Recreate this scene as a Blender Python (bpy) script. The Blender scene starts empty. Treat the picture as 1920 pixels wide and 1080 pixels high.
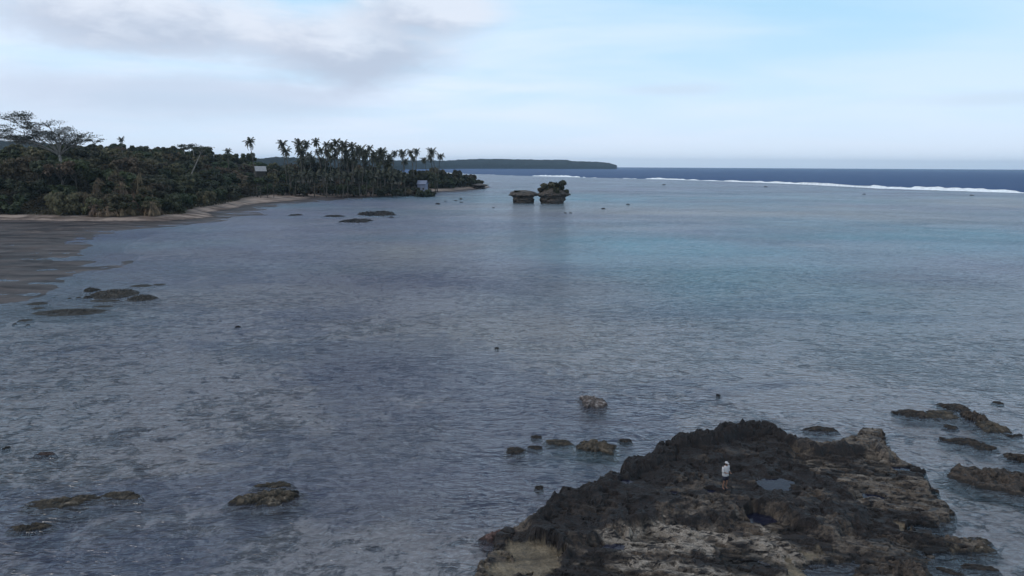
import bpy, bmesh, math, random
import numpy as np
from mathutils import Vector, Matrix, Euler, Quaternion

R = math.radians
SC = bpy.context.scene
COL = SC.collection
random.seed(7)
RNG = np.random.default_rng(7)

# ------------------------------------------------------------------ camera
H = 18.5
F = 1297.0
PITCH, ROLL = R(10.02), R(0.33)
cam = bpy.data.cameras.new('camera')
cam.sensor_width = 36.0
cam.lens = F / 1920 * 36
cam.clip_start, cam.clip_end = 0.5, 60000
camo = bpy.data.objects.new('camera', cam)
COL.objects.link(camo)
CR = (Matrix.Rotation(math.pi / 2 - PITCH, 3, 'X') @ Matrix.Rotation(ROLL, 3, 'Z'))
camo.matrix_world = Matrix.Translation((0, 0, H)) @ CR.to_4x4()
SC.camera = camo

# ------------------------------------------------------------------ sky and sun
SUN_EL, SUN_AZ = 44.0, -112.0          # degrees; azimuth clockwise from +Y (view direction)
W = bpy.data.worlds.new('World'); SC.world = W; W.use_nodes = True


class NT:
    """small helper round a node tree"""
    def __init__(s, tree):
        s.t = tree; s.n = tree.nodes; s.l = tree.links

    def add(s, typ, **kw):
        nd = s.n.new(typ)
        for k, v in kw.items():
            if k == 'ins':
                for i, val in v.items():
                    if hasattr(val, 'is_linked') or isinstance(val, bpy.types.NodeSocket):
                        s.l.new(val, nd.inputs[i])
                    else:
                        nd.inputs[i].default_value = val
            else:
                setattr(nd, k, v)
        return nd

    def math(s, op, a, b=0.0, c=0.0, clamp=False):
        nd = s.add('ShaderNodeMath', operation=op, use_clamp=clamp, ins={0: a, 1: b, 2: c})
        return nd.outputs[0]

    def mix(s, f, a, b, blend='MIX'):
        nd = s.add('ShaderNodeMix', data_type='RGBA', blend_type=blend)
        for i, v in ((0, f), (6, a), (7, b)):
            if isinstance(v, bpy.types.NodeSocket): s.l.new(v, nd.inputs[i])
            else: nd.inputs[i].default_value = v if i == 0 else (*v[:3], 1)
        return nd.outputs[2]

    def noise(s, vec, scale, detail=4, rough=0.55, dist=0.0, out=0):
        nd = s.add('ShaderNodeTexNoise', ins={'Vector': vec, 'Scale': scale, 'Detail': detail, 'Roughness': rough, 'Distortion': dist})
        return nd.outputs[out]

    def ramp(s, f, lo, hi, a=0.0, b=1.0, smooth=True):
        nd = s.add('ShaderNodeMapRange', interpolation_type='SMOOTHSTEP' if smooth else 'LINEAR', clamp=True,
                   ins={0: f, 1: lo, 2: hi, 3: a, 4: b})
        return nd.outputs[0]

    def scale(s, vec, x, y, z, rot=0.0):
        nd = s.add('ShaderNodeMapping', ins={'Vector': vec, 'Scale': (x, y, z), 'Rotation': (0, 0, rot)})
        return nd.outputs[0]


def build_world():
    t = NT(W.node_tree)
    t.n.clear()
    out = t.add('ShaderNodeOutputWorld')
    bg = t.add('ShaderNodeBackground')
    bg.inputs[1].default_value = 0.1
    t.l.new(bg.outputs[0], out.inputs[0])
    sky = t.add('ShaderNodeTexSky', sky_type='NISHITA', sun_disc=False)
    sky.sun_elevation = R(SUN_EL); sky.sun_rotation = R(SUN_AZ)
    sky.air_density = 1.0; sky.dust_density = 0.6; sky.ozone_density = 1.6; sky.altitude = 0
    tc = t.add('ShaderNodeTexCoord')
    nrm = t.add('ShaderNodeVectorMath', operation='NORMALIZE', ins={0: tc.outputs['Generated']})
    sp = t.add('ShaderNodeSeparateXYZ', ins={0: nrm.outputs[0]})
    x, y, z = sp.outputs
    zc = t.math('MAXIMUM', z, 0.0)
    # direction seen as azimuth / elevation (degrees)
    az = t.math('MULTIPLY', t.math('ARCTAN2', x, y), 180 / math.pi)
    el = t.math('MULTIPLY', t.math('ARCSINE', z), 180 / math.pi)
    # cloud plane coordinates
    den = t.math('ADD', zc, 0.10)
    cx = t.math('DIVIDE', x, den); cy = t.math('DIVIDE', y, den)
    cv = t.add('ShaderNodeCombineXYZ', ins={0: cx, 1: cy, 2: 0.0}).outputs[0]
    # azimuth / elevation noise for soft banks
    av = t.add('ShaderNodeCombineXYZ', ins={0: t.math('MULTIPLY', az, 0.06), 1: t.math('MULTIPLY', el, 0.17), 2: 3.7}).outputs[0]
    n_veil = t.noise(t.scale(cv, 0.55, 0.8, 1), 1.0, 5, 0.5, 0.4)
    n_bank = t.noise(av, 1.6, 6, 0.55, 0.25)
    n_soft = t.noise(av, 0.7, 3, 0.5, 0.2)
    K = 10.0   # the background strength is 0.1
    base = t.mix(0.82, sky.outputs[0], (0.38 * K, 0.665 * K, 0.88 * K))
    # pale milky band low down
    low = t.ramp(el, 0.0, 13.0, 1.0, 0.0)
    base = t.mix(t.math('MULTIPLY', low, 0.92), base, (0.665 * K, 0.775 * K, 0.92 * K))
    # thin veil of high cloud
    vf = t.ramp(n_veil, 0.36, 0.66, 0.08, 0.85)
    side = t.ramp(az, -10.0, 30.0, 1.0, 0.45)
    vf = t.math('MULTIPLY', vf, side)
    c = t.mix(vf, base, (0.69 * K, 0.775 * K, 0.91 * K))

    def blob(a0, e0, ra, re, lo, hi, amp=0.55, nz=None):
        dx = t.math('DIVIDE', t.math('SUBTRACT', az, a0), ra)
        dy = t.math('DIVIDE', t.math('SUBTRACT', el, e0), re)
        d = t.math('SQRT', t.math('ADD', t.math('MULTIPLY', dx, dx), t.math('MULTIPLY', dy, dy)))
        d = t.math('ADD', d, t.math('MULTIPLY', t.math('SUBTRACT', nz if nz is not None else n_bank, 0.5), -amp * 3.2))
        return t.ramp(d, lo, hi, 1.0, 0.0)
    # broad grey cloud bank high on the landward side, with two bases, and a low grey sheet under it
    grey = (0.43 * K, 0.485 * K, 0.60 * K)
    bright = (0.665 * K, 0.71 * K, 0.80 * K)
    n_fine = t.noise(av, 3.4, 7, 0.6, 0.35)
    mixn = t.math('ADD', t.math('MULTIPLY', n_bank, 0.55), t.math('MULTIPLY', n_fine, 0.45))
    for (a0, e0, ra, re, lo, hi, amp, gz) in ((-27, 10.0, 12.5, 2.9, 0.45, 1.15, 0.42, 9.7), (-12.5, 8.8, 8.8, 3.6, 0.40, 1.15, 0.42, 9.4),
                                              (-7.0, 12.0, 6.5, 2.6, 0.4, 1.2, 0.42, 11.6)):
        m = blob(a0, e0, ra, re, lo, hi, amp, mixn)
        # sunlit tops, grey bases
        hgt = t.math('ADD', t.math('SUBTRACT', el, gz), t.math('MULTIPLY', t.math('SUBTRACT', mixn, 0.5), 14.0))
        edge = t.mix(t.ramp(hgt, -1.6, 1.8), grey, bright)
        c = t.mix(t.math('MULTIPLY', m, 0.85), c, edge)
    m = blob(-25, 5.0, 17, 1.7, 0.3, 1.3, 0.42, mixn)
    c = t.mix(t.math('MULTIPLY', m, 0.62), c, (0.47 * K, 0.54 * K, 0.67 * K))
    m = blob(-34, 3.4, 24, 1.3, 0.2, 1.4, 0.4, n_soft)
    c = t.mix(t.math('MULTIPLY', m, 0.40), c, (0.52 * K, 0.60 * K, 0.73 * K))
    m = blob(12.5, 5.9, 3.6, 0.45, 0.2, 1.5, 0.5)
    c = t.mix(t.math('MULTIPLY', m, 0.45), c, (0.54 * K, 0.62 * K, 0.74 * K))
    m = blob(36, 4.6, 7, 0.5, 0.2, 1.5, 0.5)
    c = t.mix(t.math('MULTIPLY', m, 0.45), c, (0.52 * K, 0.62 * K, 0.74 * K))
    m = blob(2, 1.0, 60, 1.0, 0.2, 1.4, 0.3, n_soft)
    c = t.mix(t.math('MULTIPLY', m, 0.5), c, (0.72 * K, 0.80 * K, 0.91 * K))
    # mean cloud cover over the rest of the sky
    hi = t.ramp(el, 14.0, 30.0)
    c = t.mix(t.math('MULTIPLY', hi, t.ramp(n_veil, 0.3, 0.7, 0.4, 0.9)), c, (0.52 * K, 0.58 * K, 0.69 * K))
    t.l.new(c, bg.inputs[0])


build_world()
sun = bpy.data.lights.new('sun', 'SUN')
sun.energy = 0.8; sun.angle = R(14); sun.color = (1.0, 0.95, 0.88)
suno = bpy.data.objects.new('sun', sun); COL.objects.link(suno)
sd = Vector((math.sin(R(SUN_AZ)) * math.cos(R(SUN_EL)), math.cos(R(SUN_AZ)) * math.cos(R(SUN_EL)), math.sin(R(SUN_EL))))
suno.rotation_euler = sd.to_track_quat('Z', 'Y').to_euler()
suno.location = (0, 0, 200)

SC.view_settings.view_transform = 'Standard'
SC.view_settings.look = 'None'
SC.view_settings.gamma = 1.0
SC.view_settings.use_curve_mapping = False
SC.view_settings.exposure = 0.28
SC.render.engine = 'CYCLES'
cy = SC.cycles
cy.max_bounces = 6; cy.diffuse_bounces = 2; cy.glossy_bounces = 2; cy.transmission_bounces = 2
cy.transparent_max_bounces = 8; cy.volume_bounces = 0
cy.caustics_reflective = False; cy.caustics_refractive = False
cy.use_denoising = True
cy.sample_clamp_direct = 3.0; cy.sample_clamp_indirect = 3.0
cy.filter_width = 1.45

# ------------------------------------------------------------------ picture -> world helpers


def ray(x, y):
    return CR @ Vector(((x - 960) / F, -(y - 540) / F, -1.0))


def at(x, y, z=0.0):
    """point of the horizontal plane z seen at photo pixel (x, y)"""
    d = ray(x, y)
    t = (z - H) / d.z
    return Vector((d.x * t, d.y * t, z))


def atd(x, y, D):
    """point at depth D (metres along +Y) seen at photo pixel (x, y)"""
    d = ray(x, y)
    t = D / d.y
    return Vector((d.x * t, D, H + d.z * t))


# ------------------------------------------------------------------ numpy noise
def _hash(ix, iy, s):
    ix = ix.astype(np.uint64); iy = iy.astype(np.uint64)
    h = ix * np.uint64(374761393) + iy * np.uint64(668265263) + np.uint64(s * 2246822519 % (1 << 32))
    h = (h ^ (h >> np.uint64(13))) * np.uint64(1274126177)
    h = h & np.uint64(0xffffffff)
    h = h ^ (h >> np.uint64(16))
    return (h & np.uint64(0xffff)).astype(np.float64) / 65535.0


def vn(x, y, s=0):
    x = np.asarray(x, float) + 10000.0; y = np.asarray(y, float) + 10000.0
    xi = np.floor(x).astype(np.int64); yi = np.floor(y).astype(np.int64)
    fx = x - xi; fy = y - yi
    fx = fx * fx * fx * (fx * (fx * 6 - 15) + 10); fy = fy * fy * fy * (fy * (fy * 6 - 15) + 10)
    a = _hash(xi, yi, s); b = _hash(xi + 1, yi, s); c = _hash(xi, yi + 1, s); d = _hash(xi + 1, yi + 1, s)
    return (a + (b - a) * fx) * (1 - fy) + (c + (d - c) * fx) * fy


def fbm(x, y, s=0, o=5, g=0.5):
    v = 0; a = 1.0; n = 0
    for i in range(o):
        v = v + a * vn(x * 2 ** i + 17.3 * i, y * 2 ** i - 9.1 * i, s + i); n += a; a *= g
    return v / n


def ridged(x, y, s=0, o=4, g=0.5):
    v = 0; a = 1.0; n = 0
    for i in range(o):
        v = v + a * (1 - np.abs(2 * vn(x * 2 ** i + 5.3 * i, y * 2 ** i + 3.1 * i, s + i) - 1)); n += a; a *= g
    return v / n


def smooth(a, b, x):
    t = np.clip((x - a) / (b - a), 0, 1)
    return t * t * (3 - 2 * t)


def sdf(px, py, poly):
    """signed distance, positive inside"""
    poly = np.asarray(poly, float)
    d = np.full(px.shape, 1e18); ins = np.zeros(px.shape, bool)
    n = len(poly)
    for i in range(n):
        ax, ay = poly[i]; bx, by = poly[(i + 1) % n]
        ex, ey = bx - ax, by - ay
        L = ex * ex + ey * ey + 1e-12
        t = np.clip(((px - ax) * ex + (py - ay) * ey) / L, 0, 1)
        d = np.minimum(d, (px - ax - t * ex) ** 2 + (py - ay - t * ey) ** 2)
        c = ((ay <= py) != (by <= py))
        if abs(by - ay) > 1e-12:
            ins ^= c & (px < ax + (py - ay) * ex / (by - ay))
    return np.where(ins, 1, -1) * np.sqrt(d)


def polyline(px, py, pts):
    """distance to a polyline of (x, y, z, w) plus the z and w interpolated at the nearest point"""
    D = np.full(px.shape, 1e9); Z = np.zeros(px.shape); Wd = np.ones(px.shape)
    for a, b in zip(pts[:-1], pts[1:]):
        ex, ey = b[0] - a[0], b[1] - a[1]
        t = np.clip(((px - a[0]) * ex + (py - a[1]) * ey) / (ex * ex + ey * ey + 1e-9), 0, 1)
        d = np.hypot(px - a[0] - t * ex, py - a[1] - t * ey)
        m = d < D
        D = np.where(m, d, D); Z = np.where(m, a[2] + t * (b[2] - a[2]), Z); Wd = np.where(m, a[3] + t * (b[3] - a[3]), Wd)
    return D, Z, Wd


# ------------------------------------------------------------------ object helpers
def mesh(name, v, f, mat=None, smooth_=True, attrs=None):
    v = np.asarray(v, np.float32)
    me = bpy.data.meshes.new(name)
    if isinstance(f, np.ndarray):
        n, k = f.shape
        me.vertices.add(len(v)); me.vertices.foreach_set('co', v.ravel())
        me.loops.add(n * k); me.loops.foreach_set('vertex_index', f.astype(np.int32).ravel())
        me.polygons.add(n); me.polygons.foreach_set('loop_start', np.arange(0, n * k, k, dtype=np.int32))
        me.update(calc_edges=True)
    else:
        me.from_pydata(v.tolist(), [], f); me.update()
    me.polygons.foreach_set('use_smooth', np.full(len(me.polygons), smooth_, bool))
    for k_, a in (attrs or {}).items():
        at_ = me.attributes.new(k_, 'FLOAT', 'POINT'); at_.data.foreach_set('value', np.asarray(a, np.float32).ravel())
    if mat: me.materials.append(mat)
    return me


def grid_faces(nr, nc, wrap=False):
    i = np.arange(nr - 1)[:, None]; j = np.arange(nc if wrap else nc - 1)[None]
    j2 = (j + 1) % nc
    a = i * nc + j; b = i * nc + j2; c = (i + 1) * nc + j2; d = (i + 1) * nc + j
    return np.stack([a, b, c, d], -1).reshape(-1, 4)


def link(name, me, parent=None, loc=(0, 0, 0), rot=(0, 0, 0), scale=(1, 1, 1)):
    o = bpy.data.objects.new(name, me); COL.objects.link(o)
    o.parent = parent; o.location = loc; o.rotation_euler = rot; o.scale = scale
    return o


def tag(o, label=None, cat=None, group=None, kind=None):
    for k, v in (('label', label), ('category', cat), ('group', group), ('kind', kind)):
        if v: o[k] = v
    return o


def thing(name, label, cat, loc=(0, 0, 0), rotz=0.0, group=None, scale=1.0):
    o = bpy.data.objects.new(name, None); COL.objects.link(o)
    o.location = loc; o.rotation_euler = (0, 0, rotz); o.scale = (scale,) * 3
    return tag(o, label, cat, group)


class MB:
    """collects geometry for one mesh"""
    def __init__(s): s.v = []; s.f = []

    def box(s, c, size, rot=None):
        M = rot.to_3x3() if rot is not None else Matrix.Identity(3)
        b = len(s.v)
        for x in (-.5, .5):
            for y in (-.5, .5):
                for z in (-.5, .5):
                    s.v.append(Vector(c) + M @ Vector((x * size[0], y * size[1], z * size[2])))
        for q in ((0, 1, 3, 2), (4, 6, 7, 5), (0, 4, 5, 1), (2, 3, 7, 6), (0, 2, 6, 4), (1, 5, 7, 3)):
            s.f.append([b + i for i in q])
        return s

    def tube(s, pts, radii, n=7, cap=True):
        pts = [Vector(p) for p in pts]; b = len(s.v); up = Vector((0.13, 0.21, 1))
        for i, p in enumerate(pts):
            d = (pts[min(i + 1, len(pts) - 1)] - pts[max(i - 1, 0)])
            d = d.normalized() if d.length > 1e-9 else Vector((0, 0, 1))
            u = d.cross(up)
            if u.length < 1e-3: u = d.cross(Vector((1, 0, 0)))
            u.normalize(); w = d.cross(u)
            r = radii[i] if hasattr(radii, '__len__') else radii
            ru, rw = r if hasattr(r, '__len__') else (r, r)
            for k in range(n):
                a = 2 * math.pi * k / n
                s.v.append(p + u * math.cos(a) * ru + w * math.sin(a) * rw)
        for i in range(len(pts) - 1):
            for k in range(n):
                s.f.append([b + i * n + k, b + i * n + (k + 1) % n, b + (i + 1) * n + (k + 1) % n, b + (i + 1) * n + k])
        if cap:
            s.f.append([b + k for k in range(n)][::-1]); e = b + (len(pts) - 1) * n; s.f.append([e + k for k in range(n)])
        return s

    def loft(s, rings):
        """rings of (centre, rx, ry) around z"""
        b = len(s.v); n = 14
        for c, rx, ry in rings:
            for k in range(n):
                a = 2 * math.pi * k / n
                s.v.append(Vector(c) + Vector((math.cos(a) * rx, math.sin(a) * ry, 0)))
        for i in range(len(rings) - 1):
            for k in range(n):
                s.f.append([b + i * n + k, b + i * n + (k + 1) % n, b + (i + 1) * n + (k + 1) % n, b + (i + 1) * n + k])
        s.f.append([b + k for k in range(n)][::-1]); e = b + (len(rings) - 1) * n; s.f.append([e + k for k in range(n)])
        return s

    def ball(s, c, r, nu=12, nv=8, rot=None):
        b = len(s.v); M = rot.to_3x3() if rot is not None else Matrix.Identity(3)
        r = r if hasattr(r, '__len__') else (r, r, r)
        for i in range(nv + 1):
            th = math.pi * i / nv
            for k in range(nu):
                a = 2 * math.pi * k / nu
                s.v.append(Vector(c) + M @ Vector((r[0] * math.sin(th) * math.cos(a), r[1] * math.sin(th) * math.sin(a), r[2] * math.cos(th))))
        for i in range(nv):
            for k in range(nu):
                s.f.append([b + i * nu + k, b + (i + 1) * nu + k, b + (i + 1) * nu + (k + 1) % nu, b + i * nu + (k + 1) % nu])
        return s

    def me(s, name, mat, smooth_=True): return mesh(name, [tuple(v) for v in s.v], s.f, mat, smooth_)

    def build(s, name, mat, parent=None, smooth_=True): return link(name, s.me(name, mat, smooth_), parent)


# ------------------------------------------------------------------ materials
def mat(name):
    m = bpy.data.materials.new(name); m.use_nodes = True
    t = NT(m.node_tree); t.n.clear()
    t.out = t.add('ShaderNodeOutputMaterial')
    return m, t


def simple(name, col, rough=0.8, var=0.25, scale=2.0, bump=0.0, rnd=0.0, spec=0.3, bdist=0.05):
    m, t = mat(name)
    tc = t.add('ShaderNodeTexCoord').outputs['Object']
    n = t.noise(tc, scale, 5, 0.6)
    f = t.ramp(n, 0.3, 0.7)
    c = t.mix(f, [x * (1 - var) for x in col], [x * (1 + var) for x in col])
    if rnd:
        oi = t.add('ShaderNodeObjectInfo').outputs['Random']
        hs = t.add('ShaderNodeHueSaturation', ins={'Hue': t.ramp(oi, 0, 1, 0.5 - 0.03 * rnd, 0.5 + 0.03 * rnd, False),
                                                   'Value': t.ramp(t.math('FRACT', t.math('MULTIPLY', oi, 7.3)), 0, 1, 1 - 0.4 * rnd, 1 + 0.5 * rnd, False),
                                                   'Color': c})
        c = hs.outputs[0]
    p = t.add('ShaderNodeBsdfPrincipled', ins={'Base Color': c, 'Roughness': rough, 'Specular IOR Level': spec})
    if bump:
        b = t.add('ShaderNodeBump', ins={'Strength': bump, 'Distance': bdist, 'Height': n})
        t.l.new(b.outputs[0], p.inputs['Normal'])
    t.l.new(p.outputs[0], t.out.inputs[0])
    return m


def leaf_mat(name, col, var=0.5, rnd=1.0, trans=0.25):
    m, t = mat(name)
    tc = t.add('ShaderNodeTexCoord').outputs['Object']
    n = t.noise(tc, 0.55, 4, 0.65)
    f = t.ramp(n, 0.32, 0.68)
    c = t.mix(f, [x * (1 - var) for x in col], [col[0] * (1 + var * 1.2), col[1] * (1 + var), col[2] * (1 + var * 0.7)])
    oi = t.add('ShaderNodeObjectInfo').outputs['Random']
    hs = t.add('ShaderNodeHueSaturation', ins={'Hue': t.ramp(oi, 0, 1, 0.5 - 0.045 * rnd, 0.5 + 0.02 * rnd, False),
                                               'Value': t.ramp(t.math('FRACT', t.math('MULTIPLY', oi, 7.3)), 0, 1, 1 - 0.4 * rnd, 1 + 0.5 * rnd, False),
                                               'Color': c})
    p = t.add('ShaderNodeBsdfPrincipled', ins={'Base Color': hs.outputs[0], 'Roughness': 0.6, 'Specular IOR Level': 0.25})
    tr = t.add('ShaderNodeBsdfTranslucent', ins={'Color': hs.outputs[0]})
    mx = t.add('ShaderNodeMixShader', ins={0: trans, 1: p.outputs[0], 2: tr.outputs[0]})
    t.l.new(mx.outputs[0], t.out.inputs[0])
    return m


def rock_mat(name, dark, mid, pale, pale_amt=0.5, attr=False, scale=1.0, sx=1.0, sy=1.0, rot=0.0):
    """limestone: dark algae film, brown-grey body, pale crust on some of it; attr: 'dark' and 'sand' painted zones"""
    m, t = mat(name)
    tc = t.add('ShaderNodeTexCoord').outputs['Object']
    v = t.scale(tc, sx * scale, sy * scale, scale, rot)
    n1 = t.noise(v, 0.9, 6, 0.62, 0.3)
    n2 = t.noise(v, 3.2, 6, 0.65, 0.6)
    n3 = t.noise(tc, 11.0 * scale, 4, 0.65)
    nz = t.add('ShaderNodeSeparateXYZ', ins={0: t.add('ShaderNodeNewGeometry').outputs['Normal']}).outputs[2]
    flat = t.ramp(nz, 0.55, 0.95)
    c = t.mix(t.ramp(n2, 0.36, 0.62), dark, mid)
    pf = t.math('MULTIPLY', t.ramp(t.math('ADD', t.math('MULTIPLY', n1, 0.55), t.math('MULTIPLY', n2, 0.45)), 0.60 - 0.16 * pale_amt, 0.66 - 0.12 * pale_amt), flat)
    if attr:
        at_ = t.add('ShaderNodeAttribute', attribute_name='dark').outputs['Fac']
        pa = t.add('ShaderNodeAttribute', attribute_name='pale').outputs['Fac']
        pf = t.math('MULTIPLY', t.math('MAXIMUM', t.math('MULTIPLY', pf, 0.6), t.math('MULTIPLY', pa, t.ramp(n2, 0.40, 0.56))), t.math('SUBTRACT', 1.0, at_, clamp=True))
    c = t.mix(t.math('MULTIPLY', pf, 0.85), c, pale)
    if attr:
        dk = t.mix(t.ramp(n2, 0.35, 0.65), [x * 0.55 for x in dark], [x * 1.35 for x in dark])
        c = t.mix(t.math('MULTIPLY', at_, 0.93), c, dk)
        sa = t.add('ShaderNodeAttribute', attribute_name='sand').outputs['Fac']
        sc_ = t.mix(t.ramp(n1, 0.35, 0.65), (0.115, 0.088, 0.06), (0.20, 0.155, 0.105))
        c = t.mix(sa, c, sc_)
    c = t.mix(t.ramp(n3, 0.3, 0.7), t.mix(0.0, c, c), c)
    zz = t.add('ShaderNodeSeparateXYZ', ins={0: tc}).outputs[2]
    wetb = t.ramp(t.math('ADD', zz, t.math('MULTIPLY', t.math('SUBTRACT', n2, 0.5), 0.25)), 0.05 / scale, 0.22 / scale, 0.45, 1.0)
    hv = t.add('ShaderNodeHueSaturation', ins={'Value': t.math('MULTIPLY', t.ramp(n3, 0.3, 0.7, 0.65, 1.3), wetb), 'Color': c})
    p = t.add('ShaderNodeBsdfPrincipled', ins={'Base Color': hv.outputs[0], 'Roughness': t.ramp(n2, 0.3, 0.7, 0.45, 0.9), 'Specular IOR Level': 0.25})
    hh = t.math('ADD', t.math('MULTIPLY', n2, 0.7), t.math('MULTIPLY', n3, 0.4))
    b = t.add('ShaderNodeBump', ins={'Strength': 0.9, 'Distance': 0.10 / scale, 'Height': hh})
    t.l.new(b.outputs[0], p.inputs['Normal'])
    t.l.new(p.outputs[0], t.out.inputs[0])
    return m


M = {}
M['leaf_dark'] = leaf_mat('leaf_dark', (0.038, 0.043, 0.025))
M['leaf_olive'] = leaf_mat('leaf_olive', (0.080, 0.075, 0.042))
M['leaf_green'] = leaf_mat('leaf_green', (0.043, 0.058, 0.028))
M['leaf_brown'] = leaf_mat('leaf_brown', (0.095, 0.075, 0.05), rnd=0.6)
M['leaf_sparse'] = leaf_mat('leaf_sparse', (0.035, 0.04, 0.03), rnd=0.3)
M['scrub'] = leaf_mat('scrub', (0.05, 0.044, 0.027), rnd=0.0)
M['frond'] = leaf_mat('frond', (0.056, 0.06, 0.04), rnd=0.9)
M['frond_tan'] = leaf_mat('frond_tan', (0.15, 0.115, 0.075), rnd=0.6)
M['bark'] = simple('bark', (0.085, 0.072, 0.06), 0.9, 0.35, 1.5)
M['bark_pale'] = simple('bark_pale', (0.19, 0.17, 0.15), 0.9, 0.35, 1.2)
M['palm_bark'] = simple('palm_bark', (0.095, 0.08, 0.065), 0.9, 0.3, 1.2)
M['driftwood'] = simple('driftwood', (0.32, 0.28, 0.25), 0.85, 0.2, 1.5)
M['reef'] = rock_mat('reef', (0.0115, 0.009, 0.0095), (0.098, 0.073, 0.055), (0.28, 0.235, 0.195), 0.45, True, 1.0, 0.55, 1.3, R(18))
M['rock'] = rock_mat('rock', (0.014, 0.011, 0.010), (0.075, 0.056, 0.044), (0.16, 0.13, 0.105), 0.2, False, 1.0)
M['rock_black'] = rock_mat('rock_black', (0.010, 0.009, 0.010), (0.025, 0.022, 0.022), (0.05, 0.045, 0.04), 0.1, False, 1.0)
M['rock_olive'] = rock_mat('rock_olive', (0.03, 0.024, 0.017), (0.10, 0.077, 0.055), (0.22, 0.18, 0.14), 0.4, False, 1.0)
M['rock_pale'] = rock_mat('rock_pale', (0.07, 0.055, 0.05), (0.15, 0.12, 0.11), (0.42, 0.38, 0.36), 0.8, False, 1.0)
M['rock_red'] = rock_mat('rock_red', (0.05, 0.03, 0.028), (0.13, 0.08, 0.07), (0.2, 0.15, 0.13), 0.2, False, 1.0)
M['rock_far'] = rock_mat('rock_far', (0.03, 0.025, 0.021), (0.10, 0.078, 0.064), (0.15, 0.12, 0.10), 0.1, False, 0.25)
M['mud'] = rock_mat('mud', (0.035, 0.03, 0.026), (0.07, 0.06, 0.05), (0.12, 0.105, 0.09), 0.2, False, 0.35)
M['roof_grey'] = simple('roof_grey', (0.27, 0.26, 0.265), 0.6, 0.12, 1.0)
M['roof_dark'] = simple('roof_dark', (0.055, 0.062, 0.07), 0.7, 0.15, 1.0)
M['wall_lilac'] = simple('wall_lilac', (0.19, 0.205, 0.275), 0.8, 0.1, 0.6)
M['wall_white'] = simple('wall_white', (0.33, 0.33, 0.34), 0.8, 0.1, 0.6)
M['wall_red'] = simple('wall_red', (0.085, 0.05, 0.045), 0.85, 0.2, 0.8)
M['wall_brown'] = simple('wall_brown', (0.06, 0.05, 0.042), 0.85, 0.2, 0.8)
M['glass'] = simple('glass', (0.03, 0.035, 0.045), 0.15, 0.1, 1.0, spec=0.6)
M['timber'] = simple('timber', (0.21, 0.19, 0.165), 0.9, 0.2, 1.0)
M['foam'] = simple('foam', (0.78, 0.80, 0.82), 0.95, 0.12, 0.25, 0.6, bdist=0.5)
M['skin'] = simple('skin', (0.20, 0.105, 0.07), 0.6, 0.08, 6)
M['white_cloth'] = simple('white_cloth', (0.43, 0.405, 0.405), 0.9, 0.06, 7, 0.3)
M['dark_cloth'] = simple('dark_cloth', (0.022, 0.022, 0.035), 0.9, 0.2, 7)
M['hair'] = simple('hair', (0.012, 0.010, 0.010), 0.6, 0.2, 10)
M['eye'] = simple('eye', (0.03, 0.02, 0.02), 0.3, 0.1, 10)

# ------------------------------------------------------------------ reef line, shore lines (world)
REEF_PX = [(880, 326.0), (960, 329), (1090, 332.5), (1235, 336), (1320, 338.5), (1440, 343), (1500, 345.5), (1560, 348.5), (1640, 353),
           (1780, 357.5), (1920, 362), (2300, 376)]
reef = [at(x, y) for x, y in REEF_PX]
reef = [Vector((reef[0].x - 900, reef[0].y + 900, 0)), Vector((reef[0].x - 60, reef[0].y + 40, 0))] + reef
RX = np.array([p.x for p in reef]); RY = np.array([p.y for p in reef])


def reef_y(x): return np.interp(x, RX, RY)


LAND_PX = [(-260, 640), (-40, 572), (20, 566), (62, 560), (78, 546), (120, 541), (168, 530), (150, 513), (185, 507), (240, 499), (236, 491), (185, 492), (140, 497),
           (158, 470), (172, 446), (215, 432), (330, 424), (415, 415), (440, 405), (492, 403), (470, 397), (500, 390), (540, 383), (600, 377), (690, 371.5),
           (760, 366), (850, 360.5), (905, 355.5), (914, 353)]
VEG_PX = [(-300, 417), (0, 411), (150, 413), (300, 413), (350, 409), (362, 400), (440, 385), (470, 374), (540, 368), (700, 364.5), (760, 361), (850, 356.5), (904, 351.5)]
land = [tuple(at(x, y)[:2]) for x, y in LAND_PX]
veg = [tuple(at(x, y)[:2]) for x, y in VEG_PX]
tip = land[-1]
BACK = [(tip[0] + 2, tip[1] + 14), (tip[0] - 12, tip[1] + 70), (tip[0] - 70, tip[1] + 150), (-220, 900), (-600, 1400), (-1500, 1400)]
LAND = land + BACK + [(-1500, 60)]
VEG = veg + [(veg[-1][0] + 2, veg[-1][1] + 14), (tip[0] - 18, tip[1] + 64), (tip[0] - 78, tip[1] + 140), (-230, 890), (-610, 1390), (-1490, 1390), (-1490, veg[0][1] + 30)]


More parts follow.
